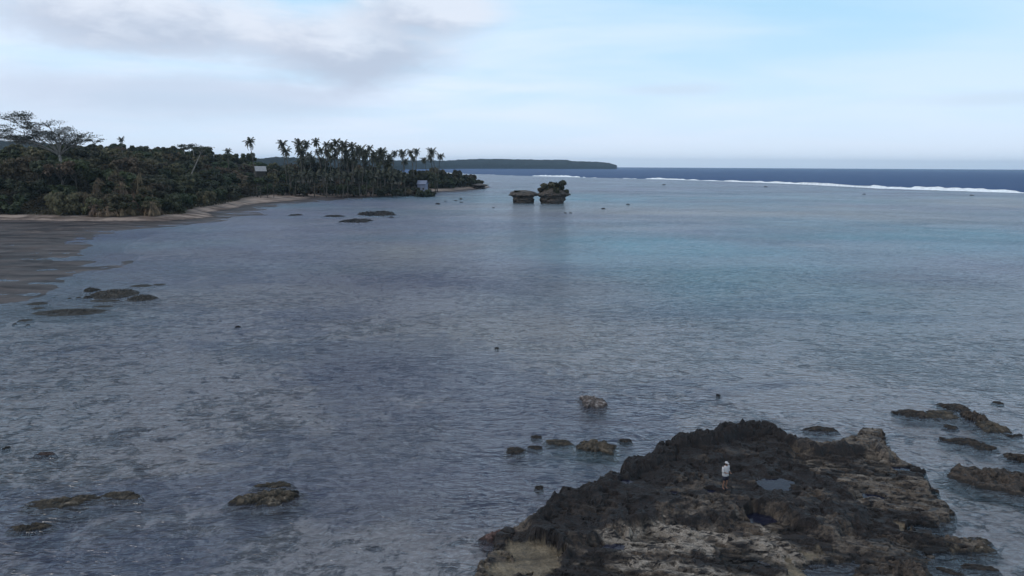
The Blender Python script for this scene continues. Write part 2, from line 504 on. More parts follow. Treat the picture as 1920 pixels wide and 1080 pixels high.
def land_h(x, y):
    x = np.asarray(x, float); y = np.asarray(y, float)
    s1 = sdf(x, y, LAND); s2 = sdf(x, y, VEG)
    n = fbm(x * 0.045, y * 0.045, 3, 5) - 0.5
    nf = fbm(x * 0.22, y * 0.14, 9, 5, 0.6) - 0.5
    s1n = s1 + n * 9 * smooth(1, 14, -s2) + nf * 5
    h = np.where(s1n > 0, 0.0 + np.minimum(s1n, 14) * 0.009, s1n * 0.10)
    h = np.maximum(h, -1.8)
    h = h + nf * 0.30 * smooth(-9, 3, s1n) + 0.34 * (fbm(x * 0.07, y * 0.3, 15, 4, 0.6) - 0.47) * smooth(-9, 3, s1n)
    h = h + 1.35 * smooth(-9 - n * 8 - 26 * smooth(320, 375, y) * smooth(-45, -80, x), 2, s2)
    # rising ground behind the trees
    slope = 0.145 * smooth(-140, -185, x + 0.10 * (y - 400))
    h = h + np.clip(s2, 0, 118 - 44 * smooth(-10, -45, x + 0.60 * y)) * slope * smooth(0, 12, s2) * (1 - 0.75 * smooth(470, 620, y))
    h = h + 4.2 * smooth(2, 40, s2)
    return h


def land_z(x, y): return float(land_h(np.array([x]), np.array([y]))[0])


# ------------------------------------------------------------------ reef shelf in the foreground (shape)
def P(pts, z=0.0): return [tuple(at(x, y, z)[:2]) for x, y in pts]


SHELF = P([(880, 1180), (893, 1085), (902, 1020), (930, 992), (985, 985), (1000, 965)], 0.1) + \
    P([(1002, 940), (1038, 912), (1095, 908), (1150, 882), (1172, 853), (1240, 832), (1246, 812), (1290, 803), (1346, 801), (1366, 781), (1410, 777), (1462, 789), (1482, 812)], 1.0) + \
    P([(1530, 822), (1600, 818), (1622, 806), (1655, 806), (1664, 834), (1705, 862), (1742, 882), (1752, 912), (1772, 935), (1790, 962), (1782, 978), (1722, 986),
       (1705, 992), (1750, 1004), (1800, 1016), (1830, 1004), (1862, 1026), (1812, 1034), (1768, 1044), (1752, 1064), (1745, 1130), (1740, 1200)], 0.15)
MESA = P([(978, 1000), (1000, 945), (1038, 912), (1095, 908), (1150, 885), (1172, 857), (1240, 836), (1246, 815), (1290, 806), (1346, 803), (1366, 784), (1410, 780), (1462, 792),
          (1482, 815), (1490, 845), (1540, 880), (1600, 905), (1628, 940), (1625, 980), (1560, 985), (1490, 962), (1440, 945), (1360, 962), (1250, 962), (1130, 985), (1060, 1012), (1010, 1005)], 0.9)
RIDGE = [(*at(x, y, 0.35 + 0.56 * z)[:2], 0.35 + 0.56 * z, 0.85 * w) for x, y, z, w in (
    (1006, 958, 1.1, 1.0), (1042, 922, 1.35, 1.2), (1095, 918, 1.2, 1.2), (1152, 893, 1.4, 1.3), (1180, 866, 1.5, 1.2), (1244, 846, 1.6, 1.2), (1254, 822, 1.9, 1.3),
    (1300, 812, 2.1, 1.5), (1345, 812, 1.8, 1.3), (1374, 792, 2.1, 1.2), (1412, 787, 2.25, 1.3), (1455, 798, 1.9, 1.1), (1476, 817, 1.25, 0.9), (1530, 832, 0.95, 1.0), (1590, 828, 1.0, 0.9), (1640, 822, 1.05, 0.7), (1662, 842, 0.8, 0.6))]
SANDS = [P([(925, 1030), (960, 1018), (1010, 1022), (1060, 1030), (1050, 1062), (1000, 1078), (930, 1082)], 0.2),
         P([(1470, 1038), (1540, 1030), (1580, 1042), (1500, 1052), (1508, 1100), (1470, 1100)], 0.2),
         P([(1680, 985), (1712, 978), (1716, 992), (1690, 1000)], 0.2),
         P([(1770, 1028), (1790, 1024), (1795, 1034), (1772, 1042)], 0.15)]
PALEZ = P([(1120, 1000), (1240, 985), (1400, 985), (1480, 1010), (1500, 1040), (1460, 1085), (1200, 1090), (1130, 1040)], 0.4)
POOLS = [((1452, 908), 0.95, 0.5, 0.9), ((1632, 932), 0.6, 0.28, 0.95), ((1418, 972), 0.75, 0.42, 0.42), ((1175, 903), 0.4, 0.16, 1.0), ((1265, 922), 0.32, 0.13, 1.0),
         ((1155, 1026), 0.5, 0.22, 0.35), ((1690, 880), 0.6, 0.26, 0.5), ((1330, 920), 0.3, 0.12, 1.0)]
WATERCUT = P([(1510, 1052), (1600, 1048), (1618, 1060), (1622, 1140), (1500, 1140)], 0.05)
CR_X, CR_Y = 0.0, 0.0


POOLZ = []


def shelf_h(x, y, want_zones=False):
    s = sdf(x, y, SHELF)
    wob = (fbm(x * 0.9, y * 0.9, 21, 5, 0.6) - 0.5)
    s = s + wob * 1.5
    ms = sdf(x, y, MESA) + (fbm(x * 0.7, y * 0.7, 31, 5, 0.6) - 0.5) * 1.6
    # strata run obliquely: stretched coordinates
    a = R(-16); u = x * math.cos(a) + y * math.sin(a); v = -x * math.sin(a) + y * math.cos(a)
    st = fbm(u * 0.45, v * 1.25, 41, 6, 0.58)
    q = st * 7.0
    terr = (np.floor(q) + smooth(0.62, 0.95, q - np.floor(q))) / 7.0
    low = 0.12 + 0.95 * (terr - 0.36) + 0.16 * (fbm(u * 1.6, v * 3.0, 45, 4) - 0.5)
    rg = ridged(x * 0.9, y * 0.9, 51, 5, 0.55)
    rg2 = ridged(x * 2.6, y * 2.6, 57, 4, 0.6)
    kb = ridged(u * 0.36, v * 0.52, 55, 4, 0.5) * 4.0
    knob = (np.floor(kb) + smooth(0.7, 0.98, kb - np.floor(kb))) / 4.0
    pit = smooth(0.60, 0.72, fbm(x * 1.9, y * 1.9, 59, 4, 0.6))
    mesa = 0.74 + 0.4 * (fbm(x * 0.4, y * 0.4, 53, 3) - 0.5) + 0.62 * (knob - 0.5) + 0.15 * (rg2 - 0.6) + 0.24 * (rg - 0.6) - 0.16 * pit
    mz = smooth(-0.25, 0.45, ms)
    h = low * (1 - mz) + mesa * mz
    # crest along the seaward edge
    d, zc, w = polyline(x, y, RIDGE)
    cr = zc * (0.90 + 0.60 * (knob - 0.5) + 0.26 * (rg2 - 0.6) + 0.5 * (rg - 0.6)) * np.exp(-(d / (w * 0.8)) ** 4) - 0.08 * pit
    h = np.maximum(h, cr)
    # pools and sand pockets
    for (c, rx, ry, pz) in POOLZ:
        r = np.hypot((x - c.x) / rx, (y - c.y) / (ry * 1.6)) + wob * 1.3
        h = np.where(r < 1.4, h + (np.minimum(h, pz - 0.13) - h) * smooth(1.25, 0.7, r), h)
    wc = smooth(-0.2, 0.4, sdf(x, y, WATERCUT) + wob * 1.2)
    h = h * (1 - wc) + (-0.12 + 0.3 * (rg - 0.62)) * wc
    sand = np.zeros_like(x)
    for sp in SANDS:
        sand = np.maximum(sand, smooth(-0.15, 0.25, sdf(x, y, sp) + wob * 2.2 - 2.2 * smooth(0.55, 0.7, fbm(x * 1.1, y * 1.1, 63, 4))))
    h = h * (1 - sand) + (0.03 + 0.10 * (wob + 0.5) + 0.10 * fbm(x * 2.4, y * 2.4, 99, 3)) * sand
    # edge of the shelf falls to the sea bed
    e = smooth(-0.12, 0.38, s)
    h = h * e + (-0.75) * (1 - e)
    if want_zones:
        sand = sand * smooth(0.30, 0.17, h)
        pale = np.clip(0.25 + smooth(-1.5, 1.2, sdf(x, y, PALEZ) + wob * 5), 0, 1) * smooth(0.40, 0.58, fbm(u * 0.5, v * 1.1, 97, 5, 0.62) + 0.04)
        return h, pale, np.clip(np.maximum(mz, 0.9 * smooth(0.46, 0.57, fbm(x * 0.33, y * 0.5, 79, 4))) * 1.05 - 0.75 * smooth(0.52, 0.66, fbm(x * 0.6, y * 1.0, 77, 5, 0.6)) * (1 - np.exp(-(d / 2.2) ** 2)), 0, 1), sand
    return h


for (px, py), rx, ry, pz in POOLS:
    for _ in range(3):
        c = at(px, py, pz)
        ang = np.linspace(0, 2 * np.pi, 40)
        ring = np.concatenate([shelf_h(c.x + q * rx * np.cos(ang), c.y + q * ry * 1.6 * np.sin(ang)) for q in (0.9, 1.2)])
        pz = float(np.percentile(ring, 35)) - 0.03
    POOLZ.append((c, rx, ry, pz))


def shelf_z(x, y): return float(shelf_h(np.array([x]), np.array([y]))[0])


# ------------------------------------------------------------------ water and sea bed
def build_water():
    D = np.concatenate([np.linspace(6, 130, 150), np.geomspace(131, 15000, 330)])
    U = np.linspace(-1.5, 1.5, 361)
    X = D[:, None] * U[None]; Y = np.repeat(D[:, None], len(U), 1)
    ry = reef_y(X)
    deep = smooth(-25, 12, Y - ry)
    near_shelf = smooth(5.5, 0.0, -sdf(X, Y, SHELF))
    band = np.exp(-((Y - ry + 120) / 150.0) ** 2) * (Y < ry)
    n = fbm(X * 0.02, Y * 0.012, 5, 4) - 0.5
    op = 0.13 + 0.50 * smooth(45, 180, Y) + 0.3 * n
    op = np.clip(op * (1 - 0.6 * near_shelf), 0.08, 0.85)
    op = op * (1 - deep) + 1.0 * deep
    # stretches of differently coloured bottom: teal sand, violet weed, beige rubble
    wx = X + 30 * (fbm(X * 0.02, Y * 0.02, 401, 4) - 0.5) * np.clip(Y / 100, 0.4, 4); wy = Y + 30 * (fbm(X * 0.02, Y * 0.02, 405, 4) - 0.5) * np.clip(Y / 100, 0.4, 4)

    def tone(spots):
        a = np.zeros_like(X)
        for px, py, rw, rh, k in spots:
            c = at(px, py); ca = at(px, py - rh); cb = at(px, min(py + rh, 1400))
            a = np.maximum(a, k * np.exp(-((wx - c.x) / (rw * math.hypot(c.y, H) / F)) ** 2 - ((wy - c.y) / ((ca.y - cb.y) * 0.5)) ** 2))
        return np.clip(a * (0.55 + 0.9 * fbm(X * 0.08, Y * 0.05, 409, 4)), 0, 1)
    teal = tone([(1450, 545, 330, 70, 1), (1250, 470, 200, 35, .9), (1720, 440, 260, 30, .9), (1760, 920, 120, 60, .7), (1070, 885, 130, 45, .8), (1650, 660, 200, 40, .6), (1080, 372, 260, 10, .8), (1400, 372, 300, 8, .6)])
    violet = tone([(560, 705, 190, 45, 1), (830, 545, 190, 30, .9), (60, 680, 200, 50, .9), (920, 775, 170, 18, .9), (10, 1040, 120, 60, 1), (330, 640, 240, 40, .7), (1850, 980, 120, 40, .7), (400, 500, 240, 30, .5), (1700, 780, 160, 30, .5), (250, 440, 160, 20, .6)])
    beige = tone([(1010, 655, 280, 70, 1), (770, 480, 150, 22, .9), (1120, 560, 180, 30, .6), (560, 860, 260, 50, .5), (1560, 705, 150, 30, .7), (1400, 396, 420, 14, .9), (1850, 380, 260, 10, .8), (1000, 392, 160, 10, .7), (700, 1000, 200, 60, .6)])
    # land hides the rest; shallow over the mud flat
    m, t = mat('water')
    tc = t.add('ShaderNodeTexCoord').outputs['Object']
    wv = t.scale(tc, 0.75, 1.55, 1, R(-9))
    w1 = t.noise(wv, 0.85, 2, 0.5, 0.5)
    w1 = t.math('SUBTRACT', 1.0, t.math('ABSOLUTE', t.math('SUBTRACT', t.math('MULTIPLY', w1, 2.0), 1.0)))
    w2 = t.noise(t.scale(tc, 0.6, 1.5, 1, R(14)), 0.33, 2, 0.5, 0.3)
    w3 = t.noise(t.scale(tc, 0.5, 1.0, 1, R(-20)), 0.045, 3, 0.5)
    gust = t.ramp(t.noise(t.scale(tc, 0.012, 0.03, 1, R(-25)), 1.0, 4, 0.55, 0.8), 0.36, 0.64, 0.85, 1.45)
    w4 = t.noise(wv, 3.1, 2, 0.5, 0.4)
    hgt = t.math('ADD', t.math('ADD', t.math('MULTIPLY', w4, 0.07), t.math('MULTIPLY', w1, 0.28)), t.math('ADD', t.math('MULTIPLY', w2, 0.42), t.math('MULTIPLY', w3, 0.9)))
    bmp = t.add('ShaderNodeBump', ins={'Strength': gust, 'Distance': 1.0, 'Height': hgt}).outputs[0]
    fr = t.add('ShaderNodeFresnel', ins={'IOR': 1.33, 'Normal': bmp}).outputs[0]
    fr = t.math('DIVIDE', t.math('MULTIPLY', fr, 1.2), t.math('ADD', 1.0, t.math('MULTIPLY', fr, 1.5)))
    dp = t.add('ShaderNodeAttribute', attribute_name='deep').outputs['Fac']
    opa = t.add('ShaderNodeAttribute', attribute_name='opacity').outputs['Fac']
    big = t.noise(t.scale(tc, 0.012, 0.02, 1, R(30)), 1.0, 4, 0.55, 0.6)
    big2 = t.noise(t.scale(tc, 0.02, 0.035, 1, R(-35)), 1.0, 5, 0.6, 0.8)
    lag = t.mix(t.ramp(big, 0.42, 0.58), (0.14, 0.15, 0.225), (0.13, 0.185, 0.245))
    att = lambda n_: t.add('ShaderNodeAttribute', attribute_name=n_).outputs['Fac']
    lag = t.mix(t.math('MULTIPLY', t.ramp(big2, 0.50, 0.62), 0.5), lag, (0.19, 0.185, 0.205))
    lag = t.mix(att('teal'), lag, (0.08, 0.26, 0.33))
    lag = t.mix(att('beige'), lag, (0.27, 0.26, 0.255))
    lag = t.mix(att('violet'), lag, (0.06, 0.072, 0.155))
    body = t.mix(dp, lag, (0.012, 0.046, 0.135))
    dif = t.add('ShaderNodeBsdfDiffuse', ins={'Color': body, 'Normal': bmp})
    tra = t.add('ShaderNodeBsdfTransparent', ins={'Color': (0.87, 0.885, 0.93, 1)})
    mx = t.add('ShaderNodeMixShader', ins={0: opa, 1: tra.outputs[0], 2: dif.outputs[0]})
    frd = t.math('MULTIPLY', fr, t.math('SUBTRACT', 1.0, t.math('MULTIPLY', dp, 0.65)))
    gl = t.add('ShaderNodeBsdfGlossy', ins={'Color': (0.95, 0.97, 1, 1), 'Roughness': 0.14, 'Normal': bmp})
    fin = t.add('ShaderNodeMixShader', ins={0: frd, 1: mx.outputs[0], 2: gl.outputs[0]})
    t.l.new(fin.outputs[0], t.out.inputs[0])
    v = np.stack([X.ravel(), Y.ravel(), np.zeros(X.size)], 1)
    o = link('water', mesh('water', v, grid_faces(*X.shape), m, True, {'opacity': op, 'deep': deep, 'teal': teal, 'violet': violet, 'beige': beige}))
    tag(o, 'wind rippled blue grey lagoon water over the reef flat', kind='structure')

    # sea bed
    D = np.concatenate([np.linspace(6, 140, 180), np.geomspace(142, 15000, 120)])
    U = np.linspace(-1.5, 1.5, 241)
    X = D[:, None] * U[None]; Y = np.repeat(D[:, None], len(U), 1)
    ns = smooth(9, 0.0, -sdf(X, Y, SHELF))
    dpt = 0.95 + 0.5 * (fbm(X * 0.06, Y * 0.06, 61, 4) - 0.5) - 0.30 * ns + 0.25 * (fbm(X * 0.5, Y * 0.5, 65, 3) - 0.5)
    dpt = dpt + 14 * smooth(-10, 60, Y - reef_y(X))
    m2, t = mat('seabed')
    tc = t.add('ShaderNodeTexCoord').outputs['Object']
    a = t.noise(tc, 0.055, 5, 0.6, 0.8)
    b = t.noise(t.scale(tc, 1.0, 1.15, 1, R(20)), 0.62, 6, 0.70, 0.7)
    c_ = t.noise(tc, 2.6, 4, 0.6, 0.3)
    sum_ = t.math('ADD', t.math('MULTIPLY', a, 0.36), t.math('ADD', t.math('MULTIPLY', b, 0.50), t.math('MULTIPLY', c_, 0.16)))
    sand = t.mix(t.ramp(c_, 0.3, 0.7), (0.21, 0.185, 0.17), (0.33, 0.295, 0.27))
    weed = t.mix(t.ramp(b, 0.3, 0.6), (0.035, 0.033, 0.036), (0.10, 0.09, 0.08))
    c = t.mix(t.ramp(sum_, 0.465, 0.53), weed, sand)
    c = t.mix(t.ramp(t.noise(t.scale(tc, 0.02, 0.04, 1, R(-20)), 1.0, 5, 0.6, 0.8), 0.40, 0.48, 0.6, 0.0), c, (0.028, 0.036, 0.075))
    p = t.add('ShaderNodeBsdfPrincipled', ins={'Base Color': c, 'Roughness': 0.95, 'Specular IOR Level': 0.1})
    t.l.new(p.outputs[0], t.out.inputs[0])
    v = np.stack([X.ravel(), Y.ravel(), -dpt.ravel()], 1)
    tag(link('seabed', mesh('seabed', v, grid_faces(*X.shape), m2, True)), 'pale sand and dark coral patches under the shallow water', kind='structure')


build_water()


def build_surf():
    """broken white water along the outer reef, one continuous band"""
    rows = []
    xs = np.arange(RX[1], RX[-1] + 200, 1.6)
    ys = np.interp(xs, RX, RY)
    n1 = fbm(xs * 0.012, xs * 0.0 + 3, 71, 3); n2 = fbm(xs * 0.07, xs * 0 + 8, 73, 4, 0.6); n3 = fbm(xs * 0.25, xs * 0 + 1, 75, 3)
    hgt = np.clip(0.35 + 8.5 * (n1 - 0.46) + 2.6 * (n2 - 0.5), 0.12, 2.2) * (0.4 + 1.1 * n3)
    gate = np.maximum(smooth(0.41, 0.53, 0.45 * n1 + 0.35 * n2 + 0.2 * n3), 0.30 + 0.3 * (n3 > 0.5))
    wid = 4 + 20 * np.clip(n1 - 0.38, 0, 1) + 10 * (n2 - 0.4)
    ctr = ys + 10 * (n2 - 0.5) + 26 * (n1 - 0.5)
    prof = [(-1.0, -0.12), (-0.85, 0.10), (-0.45, 0.20), (-0.12, 0.34), (0.0, 0.95), (0.07, 1.0), (0.16, 0.62), (0.35, 0.2), (0.5, -0.12)]
    V = []
    for k, (a, b) in enumerate(prof):
        jit = (fbm(xs * 0.35, xs * 0 + k * 3.3, 80 + k, 3) - 0.5)
        V.append(np.stack([xs, ctr + a * wid * (1 + 0.5 * jit), np.where(b < 0, b, np.maximum(b * hgt * (1 + 0.7 * jit), 0.05) * gate - 0.15 * (1 - gate))], 1))
    V = np.stack(V, 0)
    me = mesh('surf', V.reshape(-1, 3), grid_faces(V.shape[0], V.shape[1]), M['foam'], True)
    tag(link('surf', me), 'long white line of surf breaking along the outer reef', kind='stuff')
    # a faint line of surf below the distant headland
    V = []
    for x in np.linspace(835, 1300, 90):
        p = at(x, 313.2 + 0.0012 * (x - 835)); D = p.y
        j = fbm(np.array([x * 0.05]), np.array([2.0]), 91, 3)[0]
        V.append([(p.x, D - 120 * j, -0.1), (p.x, D - 40, 0.6 * j), (p.x, D, 2.4 * j), (p.x, D + 60 * j, -0.1)])
    V = np.array(V)
    tag(link('distant_surf', mesh('distant_surf', V.reshape(-1, 3), grid_faces(V.shape[0], 4), M['foam'], True)),
        'thin pale line of surf below the far headland', kind='stuff')


build_surf()


# ------------------------------------------------------------------ far hills and headland
def build_far(name, ctrl, seed, label, lump):
    ctrl = np.array(ctrl, float)
    xs = np.arange(ctrl[0, 0], ctrl[-1, 0] + 0.01, 0.8)
    yt = np.interp(xs, ctrl[:, 0], ctrl[:, 1]); DD = np.interp(xs, ctrl[:, 0], ctrl[:, 2])
    prof = np.array([(-0.05, -0.02), (0.0, 0.02), (0.01, 0.30), (0.15, 0.48), (0.35, 0.66), (0.6, 0.84), (0.85, 0.96), (1.0, 1.0), (1.2, 0.9), (1.7, 0.5), (2.4, -0.02)])
    V = []
    for k, (a, b) in enumerate(prof):
        row = []
        for x, y, D in zip(xs, yt, DD):
            top = atd(x, y, D)
            hh = max(top.z, 0.5)
            dep = hh * 2.2 + 30
            Dk = D + a * dep
            px = top.x * Dk / D
            row.append((px, Dk, hh * b))
        V.append(row)
    V = np.array(V)
    nz = fbm(V[..., 0] / lump, V[..., 1] / lump + np.arange(len(prof))[:, None] * 1.7, seed, 4, 0.6) - 0.5
    gate = np.clip(np.interp(np.arange(len(prof)), [0, 1, 2, len(prof) - 1], [0, 0, 0.6, 1]), 0, 1)[:, None]
    V[..., 2] += nz * lump * 0.55 * gate * np.clip(V[..., 2] / 10, 0.1, 1)
    m, t = mat(name + '_forest')
    tc = t.add('ShaderNodeTexCoord').outputs['Object']
    n = t.noise(tc, 1.0 / lump, 5, 0.6)
    c = t.mix(t.ramp(n, 0.3, 0.7), (0.005, 0.008, 0.008), (0.018, 0.022, 0.017))
    p = t.add('ShaderNodeBsdfPrincipled', ins={'Base Color': c, 'Roughness': 0.9, 'Specular IOR Level': 0.1})
    b = t.add('ShaderNodeBump', ins={'Strength': 1.0, 'Distance': lump * 0.3, 'Height': n})
    t.l.new(b.outputs[0], p.inputs['Normal']); t.l.new(p.outputs[0], t.out.inputs[0])
    tag(link(name, mesh(name, V.reshape(-1, 3), grid_faces(len(prof), len(xs)), m, True)), label, kind='structure')


build_far('hills', [(-330, 258, 1300), (0, 257, 1300), (60, 260, 1350), (110, 268, 1400), (200, 275, 1500), (350, 290, 1700), (430, 298, 1800), (480, 297, 1900), (520, 293, 2000), (600, 296, 2200), (760, 301, 2900)],
          101, 'long wooded hills fading blue behind the shore', 16)
build_far('far_headland', [(700, 302, 3000), (780, 300, 3400), (835, 301, 3800), (868, 298.5, 4100), (905, 297.2, 4300), (960, 298, 4500), (1010, 299, 4600), (1062, 299.2, 4700), (1074, 302, 4750), (1110, 302.6, 4800),
                           (1138, 304.5, 4850), (1150, 307.5, 4900), (1157, 310, 4950)], 111, 'low wooded headland on the horizon with a flat dark crest', 18)


# ------------------------------------------------------------------ land: beach, mud flat, slope
def build_land():
    ys = np.concatenate([np.arange(70, 330, 0.9), np.arange(330, 700, 1.6), np.geomspace(702, 1450, 60)])
    us = np.linspace(-1.3, 0.06, 420)
    X = ys[:, None] * us[None]; Y = np.repeat(ys[:, None], len(us), 1)
    Z = land_h(X, Y)
    m, t = mat('beach')
    tc = t.add('ShaderNodeTexCoord').outputs['Object']
    z = t.add('ShaderNodeSeparateXYZ', ins={0: tc}).outputs[2]
    n1 = t.noise(t.scale(tc, 0.55, 1.6, 1), 0.12, 6, 0.65, 0.6); n2 = t.noise(tc, 0.9, 5, 0.65)
    mud = t.mix(t.ramp(n1, 0.35, 0.65), (0.016, 0.013, 0.014), (0.082, 0.064, 0.060))
    sand = t.mix(t.ramp(n1, 0.36, 0.60), (0.085, 0.062, 0.053), (0.30, 0.23, 0.19))
    soil = t.mix(t.ramp(n2, 0.3, 0.7), (0.025, 0.02, 0.014), (0.05, 0.045, 0.03))
    zz = t.math('ADD', z, t.math('MULTIPLY', t.math('SUBTRACT', n2, 0.5), 0.5))
    c = t.mix(t.ramp(zz, 0.20, 0.50), mud, sand)
    c = t.mix(t.ramp(zz, 1.35, 1.7), c, soil)
    wet = t.ramp(z, 0.02, 0.4, 0.6, 0.95)
    b = t.add('ShaderNodeBump', ins={'Strength': 0.6, 'Distance': 0.25, 'Height': n2})
    p = t.add('ShaderNodeBsdfPrincipled', ins={'Base Color': c, 'Roughness': wet, 'Specular IOR Level': 0.12, 'Normal': b.outputs[0]})
    t.l.new(p.outputs[0], t.out.inputs[0])
    o = link('beach', mesh('beach', np.stack([X.ravel(), Y.ravel(), Z.ravel()], 1), grid_faces(*X.shape), m, True))
    tag(o, 'brown mud flat and narrow sand beach below the trees', kind='structure')


build_land()


# ------------------------------------------------------------------ reef shelf mesh and its pools
def build_shelf():
    xs0, ys0 = np.array(SHELF).min(0); xs1, ys1 = np.array(SHELF).max(0)
    st = 0.055
    xs = np.arange(xs0 - 1.2, xs1 + 1.2, st); ys = np.arange(max(ys0 - 0.5, 24.5), ys1 + 1.2, st)
    X, Y = np.meshgrid(xs, ys)
    Z, pale, dark, sand = shelf_h(X, Y, True)
    # ragged sideways push so that ledges overhang a little
    dx = (fbm(X * 1.7, Y * 1.7, 88, 3) - 0.5) * 0.25; dy = (fbm(X * 1.7, Y * 1.7, 94, 3) - 0.5) * 0.25
    k = smooth(-0.3, 0.4, Z)
    root = thing('reef_shelf', 'large jagged dark limestone shelf jutting from the shallow water under the standing person', 'rock shelf', (0, 0, 0))
    keep = (Z > -0.72)
    f = grid_faces(*X.shape)
    kf = keep.ravel()[f].any(1)
    f = f[kf]
    idx = np.unique(f); rm = np.full(X.size, -1); rm[idx] = np.arange(len(idx))
    V = np.stack([(X + dx * k).ravel(), (Y + dy * k).ravel(), Z.ravel()], 1)[idx]
    link('rock_body', mesh('rock_body', V, rm[f], M['reef'], False, {'dark': dark.ravel()[idx], 'sand': sand.ravel()[idx], 'pale': pale.ravel()[idx]}), root)
    m, t = mat('pool_water')
    tc = t.add('ShaderNodeTexCoord').outputs['Object']
    bm_ = t.add('ShaderNodeBump', ins={'Strength': 0.25, 'Distance': 0.05, 'Height': t.noise(tc, 5.0, 3, 0.5)}).outputs[0]
    fr = t.add('ShaderNodeFresnel', ins={'IOR': 1.33, 'Normal': bm_}).outputs[0]
    dif = t.add('ShaderNodeBsdfDiffuse', ins={'Color': (0.022, 0.024, 0.05, 1)})
    tra = t.add('ShaderNodeBsdfTransparent', ins={'Color': (0.7, 0.75, 0.9, 1)})
    mx = t.add('ShaderNodeMixShader', ins={0: 0.35, 1: tra.outputs[0], 2: dif.outputs[0]})
    gl = t.add('ShaderNodeBsdfGlossy', ins={'Roughness': 0.06, 'Normal': bm_})
    fin = t.add('ShaderNodeMixShader', ins={0: fr, 1: mx.outputs[0], 2: gl.outputs[0]})
    t.l.new(fin.outputs[0], t.out.inputs[0])
    for i, (c, rx, ry, pz) in enumerate(POOLZ):
        n = 40
        v = [(c.x, c.y, pz - 0.02)]; fs = []
        for k_ in range(n):
            a = 2 * math.pi * k_ / n
            r = 1.15 + 0.2 * math.sin(3 * a + i) + 0.1 * math.sin(7 * a + 2 * i)
            v.append((c.x + rx * r * math.cos(a), c.y + ry * 1.6 * r * math.sin(a), pz - 0.02))
            fs.append((0, 1 + k_, 1 + (k_ + 1) % n))
        link('tide_pool', mesh('tide_pool', v, fs, m, True), root)
    return root


build_shelf()


# ------------------------------------------------------------------ single rocks
def rock_mesh(w, d, h, seed, jag=0.3, res=(26, 88), lobes=1, flat=2.2):
    """low reef rock: ragged outline, lumpy top, foot below the water"""
    nr, na = res
    th = np.linspace(0, 2 * np.pi, na, endpoint=False)
    r = np.linspace(0, 1.22, nr)
    Rr, T = np.meshgrid(r, th, indexing='ij')
    cs, sn = np.cos(T), np.sin(T)
    out = 1 + jag * 1.5 * (fbm(cs * 1.3 + seed * 3.1, sn * 1.3, seed, 6, 0.72) - 0.5) * 2
    out = np.clip(out, 0.45, 1.4)
    x = Rr * cs * out * w / 2; y = Rr * sn * out * d / 2
    s = 8.0 / max(w, 0.1) * (1 + 0.25 * min(w, 8))
    rg = ridged(x * s * 0.35 + seed, y * s * 0.35, seed + 3, 4, 0.55); nf = fbm(x * s + seed, y * s, seed + 5, 4, 0.6)
    prof = 1 - np.clip(Rr, 0, 1) ** flat
    q = rg * 4; rg = 0.45 * rg + 0.55 * (np.floor(q) + smooth(0.55, 0.95, q - np.floor(q))) / 4
    z = h * prof * (0.58 + 2.3 * (rg - 0.45) + 1.5 * (nf - 0.5)) + 0.45 * h * (nf - 0.5)
    z = z * h / max(z.max(), 1e-6)
    foot = smooth(0.86, 1.2, Rr)
    z = z * (1 - foot) + (-0.25 - 0.3 * h) * foot
    V = np.stack([x.ravel(), y.ravel(), z.ravel()], 1)
    return V, grid_faces(nr, na, True)


def place_rock(cx, cy_, wpx, hpx, label, m='rock', group=None, tilt=0.0, name='reef_rock', jag=0.6, flat=5.0, depth=None, cat='rock', seed=None):
    """cx, cy_: centre of its visible outline in the photograph; wpx, hpx its extent"""
    base = at(cx, cy_ + hpx * 0.16)
    dist = math.hypot(base.y, H)
    w = wpx * base.y / F / math.cos(0) * 1.0
    w = wpx * dist / F
    sl = H / dist
    v = hpx * dist / F
    d = depth if depth else min(1.1 * w, v / sl * 0.85)
    h = max(v - d * sl * 0.85, 0.27 * v) / math.sqrt(max(1 - sl * sl, 0.1))
    if wpx < 11: h *= 0.55; w *= 1.25; d *= 1.25
    if sl < 0.12 and wpx > 20: h = max(h, 0.8 * v)
    h = min(max(h, 0.10), 0.45 * w + 0.05)
    seed = seed if seed is not None else int(cx * 7 + cy_)
    V, f = rock_mesh(w * 0.98, d, h, seed, jag, flat=flat)
    me = mesh(name, V, f, M[m], False)
    o = link(name, me, None, base, (0, 0, tilt))
    return tag(o, label, cat, group)


